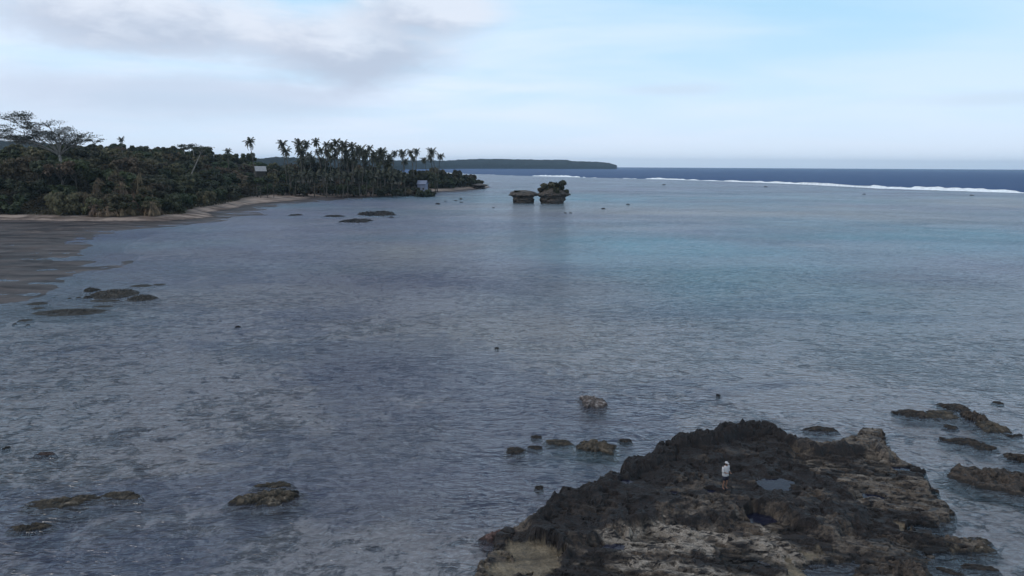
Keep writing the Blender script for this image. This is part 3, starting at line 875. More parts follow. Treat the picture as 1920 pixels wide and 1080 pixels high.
GR = 'small rocks standing in the lagoon'
rocks = [
    # right-hand cluster behind the shelf
    (1787, 761, 50, 17, 'dark domed rock at the far end of the cluster beyond the shelf', 'rock', R(-8)),
    (1716, 773, 58, 18, 'black knobbly rock with a brown skirt, nearest the shelf in the far cluster', 'rock', R(-6)),
    (1762, 775, 68, 16, 'long low olive brown rock joined to the black knobbly one', 'rock_olive', R(4)),
    (1828, 779, 44, 24, 'pointed dark brown rock sloping down to a flat olive rock', 'rock', R(-18)),
    (1857, 797, 62, 22, 'flat olive topped rock at the foot of the pointed rock', 'rock_olive', R(8)),
    (1782, 799, 26, 9, 'small flat rock in the middle of the ring of rocks', 'rock', 0),
    (1802, 825, 66, 16, 'long ribbed brown rock in the channel', 'rock', R(-8)),
    (1843, 835, 44, 16, 'brown rock at the tail of the long ribbed rock', 'rock', R(-10)),
    (1768, 822, 14, 7, 'tiny rock just before the long ribbed rock', 'rock', 0),
    (1911, 857, 40, 20, 'dark rock at the picture edge above the big flat rock', 'rock', R(-10)),
    (1896, 817, 20, 5, 'sliver of black rock awash beyond the channel', 'rock', 0),
    (1909, 815, 18, 4, 'thin black rock awash at the far right edge', 'rock', 0),
    (1870, 754, 18, 5, 'lone small black rock farthest out on the right', 'rock', 0),
    (1545, 803, 62, 12, 'low black rock awash just behind the shelf', 'rock', R(3)),
    (1679, 773, 10, 5, 'pebble sized black rock beside the black knobbly rock', 'rock', 0),
    # rocks off the left side of the shelf
    (1047, 828, 52, 12, 'flat dark rock left of the bigger angular one', 'rock_olive', R(-4)),
    (1120, 833, 66, 30, 'angular brown rock, largest of the row off the shelf', 'rock_olive', R(6)),
    (1172, 825, 32, 8, 'low dark rock between the angular brown rock and the shelf', 'rock', 0),
    (968, 843, 38, 13, 'black rock at the outer end of the row off the shelf', 'rock', R(-8)),
    (1003, 838, 26, 8, 'small dark rock beside the outermost black one', 'rock', 0),
    (1005, 818, 22, 6, 'little dark rock behind the row off the shelf', 'rock', 0),
    (1010, 913, 16, 7, 'small black rock against the left flank of the shelf', 'rock', 0),
    (1113, 750, 52, 24, 'pale pinkish coral rock with white crusted top alone in open water', 'rock_pale', R(5)),
    # lower left
    (120, 938, 120, 20, 'long thin olive rock, hooked, in the lower left shallows', 'rock_olive', R(14)),
    (232, 927, 76, 14, 'thin brown rock continuing the long hooked one', 'rock_olive', R(-6)),
    (503, 929, 122, 34, 'broad brown rounded rock in the near shallows', 'rock_olive', R(12)),
    (512, 908, 56, 12, 'thin dark rock just behind the broad brown one', 'rock_olive', R(5)),
    (83, 850, 32, 7, 'reddish flat rock awash near the left edge', 'rock_red', 0),
    (62, 986, 72, 18, 'low brown rock barely awash in the lower left corner', 'rock_olive', R(8)),
    (12, 839, 9, 6, 'tiny black rock at the left picture edge', 'rock', 0),
    # out on the flat
    (706, 401, 66, 9, 'black humped rock, biggest of those off the beach', 'rock_black', R(0)),
    (666, 414, 56, 7, 'long low black rock nearest of those off the beach', 'rock_black', 0),
    (628, 405, 34, 4, 'thin black rock left of the humped one off the beach', 'rock_black', 0),
    (555, 403, 26, 3, 'faint sliver of rock closest to the beach curve', 'rock_black', 0),
    (734, 407, 8, 4, 'small black rock below the humped one off the beach', 'rock_black', 0),
    (821, 382, 9, 6, 'small dark boulder pair off the wooded point', 'rock_black', 0),
    (445, 612, 8, 6, 'black boulder alone in the lagoon by a faint pale patch', 'rock_black', 0),
    (932, 652, 6, 5, 'tiny black boulder alone in the middle of the lagoon', 'rock_black', 0),
    (1347, 740, 6, 7, 'tiny black boulder alone in the water beyond the person', 'rock_black', 0),
    (1131, 391, 7, 4, 'small dark boulder right of the rock stacks', 'rock_black', 0),
    (1178, 383, 5, 4, 'farther small boulder right of the rock stacks', 'rock_black', 0),
]
for r in rocks:
    place_rock(r[0], r[1], r[2], r[3], r[4], r[5], GR if r[2] < 10 else None, r[6])
for (x, y, w, h) in ((835, 377, 5, 3), (855, 376, 5, 3), (864, 373, 5, 4), (865, 379, 5, 3), (925, 389, 4, 3), (1060, 399, 4, 3), (1070, 399, 4, 3)):
    place_rock(x, y, w, h, 'speck sized dark rock in a loose scatter off the wooded point', 'rock', 'scattered specks of rock off the point')
for (x, y, w, h) in ((1245, 346, 5, 3), (1435, 350, 5, 3), (1620, 364, 5, 3), (1822, 366, 5, 3)):
    place_rock(x, y, w, h, 'speck sized dark rock just inside the line of surf', 'rock', 'specks of rock inside the surf')
place_rock(1862, 890, 170, 58, 'big flat dark rock across the channel, cut by the right picture edge', 'rock', None, R(-9), jag=0.35, flat=4)
place_rock(1634, 815, 36, 22, 'square dark block standing on the far edge of the shelf', 'rock', None, 0.3)
place_rock(1668, 1010, 62, 34, 'dark hunched boulder on the sandy corner of the shelf', 'rock', None, 0.2)
place_rock(1680, 1062, 130, 60, 'broad black boulder at the bottom edge between sand and pool', 'rock', None, 0.1, jag=0.25, flat=3)
place_rock(1815, 1018, 90, 26, 'low olive rock tapering into the right hand shallows', 'rock_olive', None, 0.05)
place_rock(945, 1002, 70, 30, 'reddish brown crusted rock at the near left corner of the shelf', 'rock_red', None, 0.2)
place_rock(1835, 1062, 60, 10, 'thin flat rock awash in the lower right shallows', 'rock', None, -0.15)
place_rock(1780, 1070, 50, 10, 'slanting dark rock awash by the bottom edge', 'rock', None, -0.6)
GM = None
mounds = [
    (213, 549, 88, 23, 'largest smooth grey brown mound off the mud flat', R(8)),
    (265, 557, 58, 17, 'oval grey brown mound seaward of the largest one', R(4)),
    (172, 543, 30, 12, 'small dark mound behind the largest smooth mound', 0),
    (165, 557, 18, 8, 'little dark mound at the landward foot of the largest one', 0),
    (196, 563, 60, 7, 'narrow strip of mud along the near foot of the largest mound', R(5)),
    (265, 535, 44, 6, 'thin flat mound behind the oval one', 0),
    (299, 533, 26, 4, 'thin mud sliver farthest out behind the oval mound', 0),
    (128, 583, 140, 17, 'long low mud bank nearest the open water', R(9)),
    (195, 574, 40, 5, 'thin seaward tail of the long low mud bank', R(6)),
    (47, 600, 28, 6, 'small dark bank off the landward end of the long one', R(6)),
    (70, 568, 40, 8, 'flat dark bank in the still pool, farther of two', R(4)),
    (72, 577, 26, 5, 'flat dark bank in the still pool, nearer of two', R(4)),
    (27, 607, 6, 4, 'dark pebble of mud at the outermost corner of the pool', 0),
    (52, 609, 6, 4, 'dark pebble of mud beside the small dark bank', 0),
    (131, 559, 8, 4, 'dot of dark mud before the little mounds', 0),
    (147, 558, 11, 4, 'wider dot of dark mud next to the little mounds', 0),
]
for x, y, w, h, lb, tl in mounds:
    place_rock(x, y, w, h, lb, 'mud', None, tl, 'mud_mound', 0.18, 3.0, None, 'mud bank')


# ------------------------------------------------------------------ the two rock stacks
def stack_mesh(prof, sx, sy, seed, beaks=()):
    n = 64
    rows = []
    for i in range(len(prof) * 3 - 2):
        f = i / 3; k = min(int(f), len(prof) - 2); t = f - k
        z = prof[k][0] * (1 - t) + prof[k + 1][0] * t; r = prof[k][1] * (1 - t) + prof[k + 1][1] * t
        th = np.linspace(0, 2 * np.pi, n, endpoint=False)
        nz = 1 + 0.48 * (fbm(np.cos(th) * 1.5 + 9, np.sin(th) * 1.5 + z * 0.45, seed, 4, 0.6) - 0.5)
        rr = r * nz
        for (a0, z0, amp, wz) in beaks:
            rr = rr + amp * np.exp(-((np.angle(np.exp(1j * (th - a0)))) / 0.5) ** 2) * math.exp(-((z - z0) / wz) ** 2)
        zz = z + 0.5 * (fbm(np.cos(th) * 2, np.sin(th) * 2 + i, seed + 7, 3) - 0.5)
        rows.append(np.stack([rr * np.cos(th) * sx, rr * np.sin(th) * sy, zz], 1))
    V = np.stack(rows, 0)
    f = grid_faces(len(rows), n, True)
    V = V.reshape(-1, 3)
    V = np.vstack([V, [[0, 0, V[-n:, 2].mean() + 0.15]]])
    c = len(V) - 1
    b = (len(rows) - 1) * n
    return V, [list(q) for q in f] + [[b + k, b + (k + 1) % n, c] for k in range(n)]


def make_stacks():
    b = at(981, 380.5)
    V, f = stack_mesh([(-0.8, 4.6), (0.6, 4.7), (1.9, 5.1), (2.6, 4.6), (3.3, 5.0), (4.0, 6.2), (4.7, 6.1), (5.4, 5.4), (6.0, 4.2), (6.3, 1.6)], 1.05, 1.0, 5,
                      ((0.0, 4.3, 2.0, 0.6), (math.pi, 3.9, 0.9, 0.4)))
    tag(link('rock_stack', mesh('rock_stack', V, f, M['rock_far'], False), None, b), 'smaller mushroom shaped rock stack with flat undercut cap in the lagoon', 'rock stack')
    b2 = at(1037, 381)
    V, f = stack_mesh([(-0.8, 5.8), (0.6, 5.9), (1.8, 6.4), (2.6, 5.9), (3.4, 6.2), (4.0, 7.3), (4.8, 7.2), (5.8, 6.1), (6.8, 4.8), (7.6, 3.2), (7.9, 1.0)], 1.05, 0.9, 11,
                      ((0.0, 4.3, 0.7, 0.5), (math.pi, 4.0, 0.6, 0.5)))
    tag(link('rock_stack', mesh('rock_stack', V, f, M['rock_far'], False), None, b2), 'larger undercut rock stack with green bushes growing on top', 'rock stack')
    return b, b2


ST1, ST2 = make_stacks()


# ------------------------------------------------------------------ trees
def crown_mesh(name, m, seed, rad=5.2, hgt=4.2, n=2400, leaf=0.52, lobes=19, droop=0.0):
    rng = np.random.default_rng(seed)
    L = []
    for i in range(lobes):
        a = rng.uniform(0, 2 * math.pi); q = math.sqrt(rng.uniform(0, 1)) * 0.85
        L.append((rad * q * math.cos(a), rad * q * math.sin(a), hgt * (rng.uniform(-0.75, 0.62) * (1 - q * 0.45) + 0.10), rad * rng.uniform(0.20, 0.40)))
    per = n // lobes
    C = []; N = []
    for (x, y, z, r) in L:
        d = rng.normal(size=(per, 3)); d /= np.linalg.norm(d, axis=1)[:, None]
        d[:, 2] = np.where(rng.uniform(size=per) < 0.7, np.abs(d[:, 2]), d[:, 2])
        q = rng.uniform(0.55, 1.08, size=(per, 1))
        C.append(np.array([x, y, z]) + d * r * q * np.array([1, 1, 0.8])); N.append(d)
    C = np.vstack(C); N = np.vstack(N) + rng.normal(size=C.shape) * 0.55
    N /= np.linalg.norm(N, axis=1)[:, None]
    return leaf_quads(name, m, C, N, leaf, rng)


def leaf_quads(name, m, C, N, leaf, rng):
    t = np.cross(N, rng.normal(size=C.shape)); t /= np.linalg.norm(t, axis=1)[:, None] + 1e-9
    b = np.cross(N, t)
    s = leaf * rng.uniform(0.55, 1.35, size=(len(C), 1)); s2 = s * rng.uniform(0.4, 0.75, size=(len(C), 1))
    V = np.stack([C - t * s, C - b * s2 + N * 0.05, C + t * s, C + b * s2 - N * 0.05], 1).reshape(-1, 3)
    return mesh(name, V, np.arange(len(V)).reshape(-1, 4), m, False)


def trunk_mesh(h, r, m, seed, limbs=4, lean=0.0):
    rng = random.Random(seed); b = MB()
    pts = [(0, 0, -0.6)]; x = y = 0.0
    for i in range(1, 6):
        x += rng.uniform(-.25, .25) + lean; y += rng.uniform(-.25, .25)
        pts.append((x, y, h * i / 5))
    b.tube(pts, [r * (1.25 - 0.16 * i) for i in range(6)], 7)
    for k in range(limbs):
        a = k * 2 * math.pi / limbs + rng.uniform(-.4, .4); z0 = h * rng.uniform(0.5, 0.8); L = h * rng.uniform(0.4, 0.6)
        b.tube([(x * z0 / h, y * z0 / h, z0), (x + math.cos(a) * L * .5, y + math.sin(a) * L * .5, z0 + L * .45), (x + math.cos(a) * L, y + math.sin(a) * L, z0 + L * .75)], [r * .45, r * .3, r * .1], 5)
    return b.me('trunk', m)


TR = [trunk_mesh(7, 0.28, M['bark'], i) for i in range(3)]
CROWNS = [(crown_mesh('crown', M['leaf_dark'], 1), 'dark green'), (crown_mesh('crown', M['leaf_dark'], 2, 4.6, 5.4), 'tall dark green'),
          (crown_mesh('crown', M['leaf_green'], 3), 'deep green'), (crown_mesh('crown', M['leaf_olive'], 4, 5.4, 3.8), 'olive green'),
          (crown_mesh('crown', M['leaf_brown'], 5, 4.8, 4.2, 2000), 'brownish'), (crown_mesh('crown', M['leaf_green'], 6, 4.4, 5.0), 'deep green'),
          (crown_mesh('crown', M['leaf_olive'], 8, 4.2, 5.0, 2200), 'olive green')]


def tree(x, y, s, ci, label, group, hz=1.0, trunk=7.0, name='broadleaf_tree'):
    z = land_z(x, y)
    o = thing(name, label, 'tree', (x, y, z), random.uniform(0, 6.28), group, s)
    c = link('crown', CROWNS[ci][0], o, (0, 0, trunk * 0.98), (0, 0, 0), (1, 1, hz))
    link('trunk', random.choice(TR), o, (0, 0, 0), (0, 0, 0), (1, 1, trunk / 7))
    return o


ONES = ['first', 'second', 'third', 'fourth', 'fifth', 'sixth', 'seventh', 'eighth', 'ninth']
ORD = ONES + ['tenth', 'eleventh', 'twelfth', 'thirteenth', 'fourteenth', 'fifteenth', 'sixteenth', 'seventeenth', 'eighteenth', 'nineteenth']
for tens, th in (('twenty', 'twentieth'), ('thirty', 'thirtieth'), ('forty', 'fortieth'), ('fifty', 'fiftieth'), ('sixty', 'sixtieth'), ('seventy', 'seventieth'), ('eighty', 'eightieth'), ('ninety', 'ninetieth')):
    ORD += [th] + [tens + '-' + o for o in ONES]


def build_forest():
    rng = random.Random(11)
    pts = []
    tries = 0
    vp = np.array(VEG)
    cand = []
    while len(cand) < 9000:
        D = math.sqrt(rng.uniform(215 ** 2, 480 ** 2)); u = rng.uniform(-0.80, -0.30)
        cand.append((u * D, D))
    cx = np.array([c[0] for c in cand]); cyy = np.array([c[1] for c in cand])
    s2 = sdf(cx, cyy, VEG)
    for (x, y), s in zip(cand, s2):
        if s < 3.4: continue
        px = 960 + F * (x / y)
        if px > 505 + (y - 340) * 0.12: continue
        if 470 < px < 515 and 352 < y < 376: continue
        if 472 < px < 503 and 395 < y < 436: continue
        sp = 7.2 if s < 16 else (9.0 if s < 60 else 12.0)
        if all((x - a) ** 2 + (y - b) ** 2 > sp * sp for a, b, _ in pts):
            pts.append((x, y, s))
    rows = {}
    for x, y, s in pts:
        row = 0 if s < 12 else 1 if s < 26 else 2 if s < 48 else 3 if s < 85 else 4
        rows.setdefault(row, []).append((x, y, s))
    names = ['beach row', 'second row', 'third row', 'fourth row', 'ridge row']
    tot = 0
    for row, L in sorted(rows.items()):
        L.sort(key=lambda p: p[0] / p[1])
        for i, (x, y, s) in enumerate(L):
            px = 960 + F * (x / y)
            ci = rng.choice([0, 0, 1, 2, 3, 5, 3, 6, 6, 4])
            if row == 0: hz, tr, sc = rng.uniform(1.0, 1.4), rng.uniform(2.6, 4.2), rng.uniform(0.75, 1.05)
            else: hz, tr, sc = rng.uniform(0.8, 1.2), rng.uniform(5.0, 7.0), rng.uniform(0.85, 1.2)
            if row == 4: tr, hz = tr * 0.55, hz * 1.15
            o = tree(x, y, sc, ci, '%s forest tree, %s from the mud flat end of the %s' % (CROWNS[ci][1], ORD[min(i, len(ORD) - 1)], names[row]), 'forest trees on the shore slope', hz, tr)
            tot += 1
    return tot


build_forest()


# coconut palms -----------------------------------------------------------------
def frond_mesh(name, m, L, droop, seed, n=15, wid=0.85):
    rng = random.Random(seed); v = []; f = []
    pts = []
    for i in range(n + 1):
        t = i / n
        pts.append(Vector((L * (t - 0.18 * droop * t * t), 0, L * (0.30 * t - droop * 0.62 * t * t))))
    for i in range(n):
        a, b = pts[i], pts[i + 1]
        w = 0.07 * (1 - i / n) + 0.02
        k = len(v); v += [a + Vector((0, -w, 0)), a + Vector((0, w, 0)), b + Vector((0, w * .8, 0)), b + Vector((0, -w * .8, 0))]; f.append((k, k + 1, k + 2, k + 3))
    for i in range(1, n + 1):
        t = i / n; ll = wid * (0.35 + 1.25 * math.sin(math.pi * min(0.12 + t * 0.88, 1)) ** 0.7) * L / 4.6
        for s in (-1, 1):
            a = pts[i]; d = (pts[i] - pts[i - 1]).normalized()
            e = a + Vector((d.x * ll * .55, s * ll * rng.uniform(.7, .95), d.z * ll * .4 - ll * rng.uniform(0.35, 0.7)))
            q = d * (L / n * 0.62)
            k = len(v); v += [a - q, a + q, e + q * .3, e - q * .3]; f.append((k, k + 1, k + 2, k + 3))
    return mesh(name, [tuple(p) for p in v], f, m, False)


FR = [frond_mesh('frond', M['frond'], 5.0, d, i) for i, d in enumerate((0.45, 0.8, 1.15, 1.5))]
CO = MB()
for k in range(6):
    a = k * 1.05; CO.ball((0.3 * math.cos(a), 0.3 * math.sin(a), -0.35), 0.17, 6, 4)
COCO = CO.me('coconuts', M['bark'])


def palm(cx, cyp, D, label, group=None, size=1.0, nf=15, lean=None, base=None, rr=None):
    rr = rr or random
    top = atd(cx, cyp, D)
    if base is None:
        bx = top.x + (lean if lean is not None else rr.uniform(-4.0, 4.0)); by = D + rr.uniform(-1.5, 1.5)
    else: bx, by = base
    bz = land_z(bx, by)
    root = thing('coconut_palm', label, 'palm tree', (bx, by, bz), 0, group)
    tp = Vector((top.x - bx, top.y - by, max(top.z - bz, 2.5)))
    b = MB(); pts = []; rad = []
    for i in range(9):
        t = i / 8
        pts.append(Vector((tp.x * t ** 1.5, tp.y * t ** 1.5, -0.4 + (tp.z + 0.4) * t))); rad.append(0.30 * (1 - 0.45 * t) + (0.14 if i == 0 else 0))
    b.tube(pts, rad, 7); b.build('trunk', M['palm_bark'], root)
    for k in range(nf):
        a = k * 2.399963 + rr.uniform(-.25, .25); q = k / nf
        pitch = R(62) - q * R(88) + rr.uniform(-.12, .12)
        kind = 0 if q < .25 else 1 if q < .55 else 2 if q < 0.8 else 3
        o = link('frond', FR[kind], root, tp + Vector((0, 0, 0.05)), (0, -pitch + R(14), a), (size * rr.uniform(.82, 1.12),) * 3)
    link('coconut_cluster', COCO, root, tp)
    return root


def build_palms():
    rr = random.Random(3)
    tall = [(529, 271, 385), (536, 284, 378), (561.5, 271, 395), (564, 283, 410), (574, 271, 400), (579, 291, 420), (592, 267, 392), (595, 286, 415), (602, 282, 440), (611.5, 271, 402), (613, 284, 425),
            (622, 275, 420), (629.6, 267, 398), (630, 283, 430), (638, 278, 440), (644, 271, 412), (649, 285, 402), (659.4, 275, 410), (665, 287, 430), (671, 279, 420), (676, 281, 432), (686, 285, 430), (693, 278, 425),
            (701.5, 289, 420), (717, 288, 410), (729, 295, 432), (740, 288, 425), (754, 288, 440), (769.6, 287, 430), (775, 296, 455), (781, 284, 448), (795, 300, 460), (806.6, 296, 465), (809.6, 284, 468),
            (826, 293, 470), (585, 297, 405), (648, 297, 425), (711, 300, 440), (760, 303, 450), (620, 296, 410), (682, 298, 415)]
    for _ in range(30):
        x = rr.uniform(560, 735); tall.append((x, rr.uniform(284, 310), rr.uniform(398, 455)))
    tall.sort(key=lambda p: p[0])
    n = len(tall)
    for i, (x, y, D) in enumerate(tall):
        D += 20
        kind = 'tall' if y < 276 else 'mid height' if y < 290 else 'lower'
        palm(x, y, D, '%s coconut palm, %s high crown from the landward end of the grove' % (kind, ORD[i]), 'tall coconut palms of the headland grove', rr.uniform(0.58, 0.98), rr.choice([15, 18, 20]), None, None, rr)
    short = [(545, 318, 372), (556, 330, 368), (575, 326, 375), (591, 329, 372), (604, 322, 382), (615, 330, 371), (628, 325, 385), (640, 328, 376), (651, 331, 374), (672, 322, 376), (690, 325, 380), (700, 334, 378),
             (712, 326, 392), (724, 322, 398), (735, 330, 390), (748, 325, 402), (757, 332, 396)]
    for i, (x, y, D) in enumerate(short):
        palm(x, y, D + 22, 'young short coconut palm, %s along the beach front counted from the landward end' % ORD[i], 'young coconut palms along the beach', rr.uniform(0.62, 0.9), 16, rr.uniform(-1.5, 1.5), None, rr)
    b = at(523, 361, 1.5)
    palm(539, 317, b.y + 2, 'coconut palm leaning over the beach with a slanting pale trunk, near the grey roof', None, 0.9, 14, None, (b.x, b.y), rr)
    palm(227, 262, 400, 'lone palm head poking above the wooded ridge between umbrella tree and roof', None, 0.55, 13, 0.5, None, rr)
    palm(427, 284, 400, 'lone round headed palm above the forest, landward of the wind bent one', None, 0.62, 16, 0.3, None, rr)
    b = atd(482, 330, 372)
    palm(468, 266, 370, 'tall wind bent palm on a thin curved trunk above the grey roof', None, 0.85, 13, None, (b.x, 371), rr)


build_palms()


# thicket of trees hung with dry tan vines -----------------------------------------
def vine_mesh(seed, rad, hgt, n=1500):
    nr = np.random.default_rng(seed)
    a = nr.uniform(0, 2 * math.pi, n); q = np.sqrt(nr.uniform(0, 1, n))
    lump = 1 + 0.35 * np.sin(3 * a + seed) + 0.2 * np.sin(7 * a)
    x = rad * q * lump * np.cos(a); y = rad * q * lump * np.sin(a)
    z = hgt * (1 - 0.75 * q ** 2) * nr.uniform(0.35, 1.05, n)
    C = np.stack([x, y, z], 1)
    L = nr.uniform(0.5, 1.5, (n, 1)); w = nr.uniform(0.05, 0.12, (n, 1))
    out = np.stack([np.cos(a), np.sin(a), np.zeros(n)], 1)
    sd_ = np.stack([-np.sin(a), np.cos(a), np.zeros(n)], 1); sd_ = sd_ + nr.normal(size=(n, 3)) * 0.4
    dn = np.array([0, 0, -1.0]) + out * nr.uniform(-0.1, 0.5, (n, 1))
    V = np.stack([C - sd_ * w, C + sd_ * w, C + dn * L + sd_ * w * .6, C + dn * L - sd_ * w * .6], 1).reshape(-1, 3)
    V[:, 2] = np.maximum(V[:, 2], 0.0)
    return mesh('vines', V, np.arange(len(V)).reshape(-1, 4), M['frond_tan'], False)


VINES = [vine_mesh(i, 3.4, 5.0) for i in range(3)]


def build_thicket():
    rr = random.Random(5)
    spots = [(160, 372), (185, 345), (207, 372), (228, 350), (252, 372), (215, 328), (262, 336), (182, 392), (240, 392), (285, 388), (205, 398), (278, 358)]
    words = ['on the landward foot', 'high on the landward side', 'low in the middle', 'just above the centre', 'on the seaward side', 'at the very top', 'at the upper seaward corner', 'low near the landward end',
             'lowest in the middle', 'farthest seaward', 'hanging nearest the mud flat', 'between centre and seaward edge']
    for (x, y), wd in zip(spots, words):
        D = 228 + (400 - y) * 0.30
        p = atd(x, y, D)
        gz = land_z(p.x, D)
        top = max(p.z - gz + 2.0, 3.5)
        o = thing('vine_hung_tree', 'tree hung with dry tan vines, %s of the brown thicket' % wd, 'tree', (p.x, D, gz), rr.uniform(0, 6.28), 'vine hung trees in the brown thicket')
        link('vines', VINES[rr.randrange(3)], o, (0, 0, 0), (0, 0, 0), (0.85, 0.85, top / 5.0))
        link('crown', CROWNS[rr.choice([3, 4, 6])][0], o, (0, 0, top * 0.72), (0, 0, 0), (0.55, 0.55, 0.45))
        link('trunk', TR[0], o, (0, 0, 0), (0, 0, 0), (0.7, 0.7, top / 9))


build_thicket()


# umbrella tree ---------------------------------------------------------------------
def build_umbrella():
    D = 262
    rng = random.Random(21)
    fork = atd(112, 290, D)
    gz = land_z(fork.x, D)
    root = thing('umbrella_tree', 'huge spreading tree with pale bare limbs and thin flat layers of leaves above the forest', 'tree', (fork.x, D, gz))
    px2m = D / F
    b = MB(); fz = fork.z - gz
    b.tube([(0.3, 0, -0.8), (0.1, 0, fz * .5), (0, 0, fz)], [0.8, 0.6, 0.48], 9); b.build('trunk', M['bark_pale'], root)
    tips = []
    # limb targets in photo pixels relative to the fork
    targets = [(-95, -38), (-78, -54), (-60, -66), (-40, -62), (-18, -60), (5, -52), (22, -42), (38, -33), (50, -22), (-104, -24), (-62, -30), (-30, -38), (12, -30), (34, -18), (-112, -30), (-50, -72)]
    for i, (tx, tz) in enumerate(targets):
        lb = MB()
        dy = rng.uniform(-7, 7)
        T = Vector((tx * px2m, dy, -tz * px2m * 0.86))
        mid = Vector((T.x * .45, T.y * .45, T.z * .62 + 0.6)); q1 = Vector((T.x * .18, T.y * .2, T.z * .34))
        o0 = Vector((0, 0, fz))
        lb.tube([o0 - Vector((0, 0, .4)), o0 + q1, o0 + mid, o0 + T], [0.27, 0.2, 0.13, 0.04], 6)
        for k in range(9):
            t = rng.uniform(.35, 1.0)
            s = o0 + (mid * (t / .6) if t < .6 else mid.lerp(T, (t - .6) / .4))
            e = s + Vector((T.x * rng.uniform(.05, .28) + rng.uniform(-3.2, 3.2), rng.uniform(-3.2, 3.2), rng.uniform(.6, 2.6)))
            lb.tube([s, s.lerp(e, .5) + Vector((0, 0, .3)), e], [0.10, 0.07, 0.03], 5)
            tips.append(e)
            for _ in range(3):
                e2 = e + Vector((rng.uniform(-2, 2), rng.uniform(-2, 2), rng.uniform(.2, 1.0)))
                lb.tube([e, e2], [0.07, 0.03], 4); tips.append(e2)
        lb.build('limb', M['bark_pale'], root)
    nr = np.random.default_rng(4)
    C = []
    for e in tips:
        # the crown is nearly bare on its seaward half, leafier on the landward half and along the top
        x = e.x / px2m
        k = 26 if x < -25 else 16 if x < 10 else 12
        for _ in range(k):
            C.append((e.x + rng.gauss(0, 1.0), e.y + rng.gauss(0, 1.0), e.z + rng.gauss(0.1, 0.22)))
    C = np.array(C); N = nr.normal(size=C.shape) * .6 + np.array([0, 0, 1.0]); N /= np.linalg.norm(N, axis=1)[:, None]
    link('crown', leaf_quads('crown', M['leaf_sparse'], C, N, 0.24, nr), root)


build_umbrella()
for x, y, D, ci, lb in ((88, 300, 250, 0, 'dark green tree at the landward foot of the umbrella tree'), (112, 303, 246, 4, 'brownish tree hiding the foot of the umbrella tree trunk'), (138, 299, 251, 2, 'deep green tree at the seaward foot of the umbrella tree')):
    q = atd(x, y, D); gq = land_z(q.x, D); tree(q.x, D, 0.95, ci, lb, None, 1.0, max((q.z - gq) / 0.95 - 2.6, 3.0))


def sparse_tree(x, y, D, w, label, name='sparse_tree', trunk_to=None):
    rng = random.Random(int(x)); c = atd(x, y, D)
    if trunk_to: b0 = atd(*trunk_to, D - 1); bx, by = b0.x, b0.y
    else: bx, by = c.x + 0.5, D
    gz = land_z(bx, by)
    root = thing(name, label, 'tree', (bx, by, gz))
    tp = Vector((c.x - bx, c.y - by, c.z - gz))
    bz = (b0.z - gz - 2.0) if trunk_to else -0.5
    b = MB(); b.tube([(0, 0, -0.5), (0, 0, max(bz, 0.2)), tp * .5 + Vector((0, 0, max(bz, 0) * .5)), tp], [0.34, 0.32, 0.27, 0.16], 7); b.build('trunk', M['bark_pale'], root)
    lb = MB(); C = []
    for k in range(9):
        a = rng.uniform(0, 6.28); L = w * rng.uniform(.25, .5)
        e = tp + Vector((math.cos(a) * L, math.sin(a) * L * .7, rng.uniform(0.3, 2.2)))
        lb.tube([tp - Vector((0, 0, .8)), tp.lerp(e, .5) + Vector((0, 0, .4)), e], [0.12, 0.08, 0.03], 5)
        for _ in range(60):
            C.append((e.x + rng.gauss(0, .9), e.y + rng.gauss(0, .9), e.z + rng.gauss(.1, .32)))
    lb.build('limbs', M['bark_pale'], root)
    nr = np.random.default_rng(int(x)); C = np.array(C); N = nr.normal(size=C.shape) * .6 + np.array([0, 0, 1.0]); N /= np.linalg.norm(N, axis=1)[:, None]
    link('crown', leaf_quads('crown', M['leaf_dark'], C, N, 0.34, nr), root)


sparse_tree(377, 286, 315, 9, 'thin crowned tree on a long pale leaning trunk in mid forest', 'leaning_tree', (346, 346))
sparse_tree(345, 280, 400, 9, 'thin flat crowned tree on the ridge, landward of the leaning trunk')
sparse_tree(362, 279, 405, 8, 'thin flat crowned tree on the ridge just above the leaning trunk')
sparse_tree(178, 268, 420, 10, 'flat spreading tree on the ridge at the edge of the umbrella tree')


# bushes ------------------------------------------------------------------------------
BUSH = [crown_mesh('foliage', M['leaf_green'], 31, 2.2, 1.9, 1500, 0.40, 12), crown_mesh('foliage', M['leaf_dark'], 32, 2.4, 1.7, 1500, 0.40, 12), crown_mesh('foliage', M['leaf_brown'], 33, 2.1, 1.4, 1300, 0.36, 12),
        crown_mesh('foliage', M['leaf_olive'], 34, 2.2, 1.8, 1500, 0.40, 12)]
BS = MB()
for k in range(5):
    a = k * 1.26; BS.tube([(0, 0, -0.3), (math.cos(a) * .4, math.sin(a) * .4, .7), (math.cos(a) * 1.1, math.sin(a) * 1.1, 1.6)], [.09, .07, .03], 5)
BSTEM = BS.me('stems', M['bark'])


def bush(p, s, kind, label, group=None, hz=1.0):
    o = thing('bush', label, 'bush', p, random.uniform(0, 6.28), group, s)
    link('foliage', BUSH[kind], o, (0, 0, 1.55 * hz), (0, 0, 0), (1, 1, hz)); link('stems', BSTEM, o)
    return o


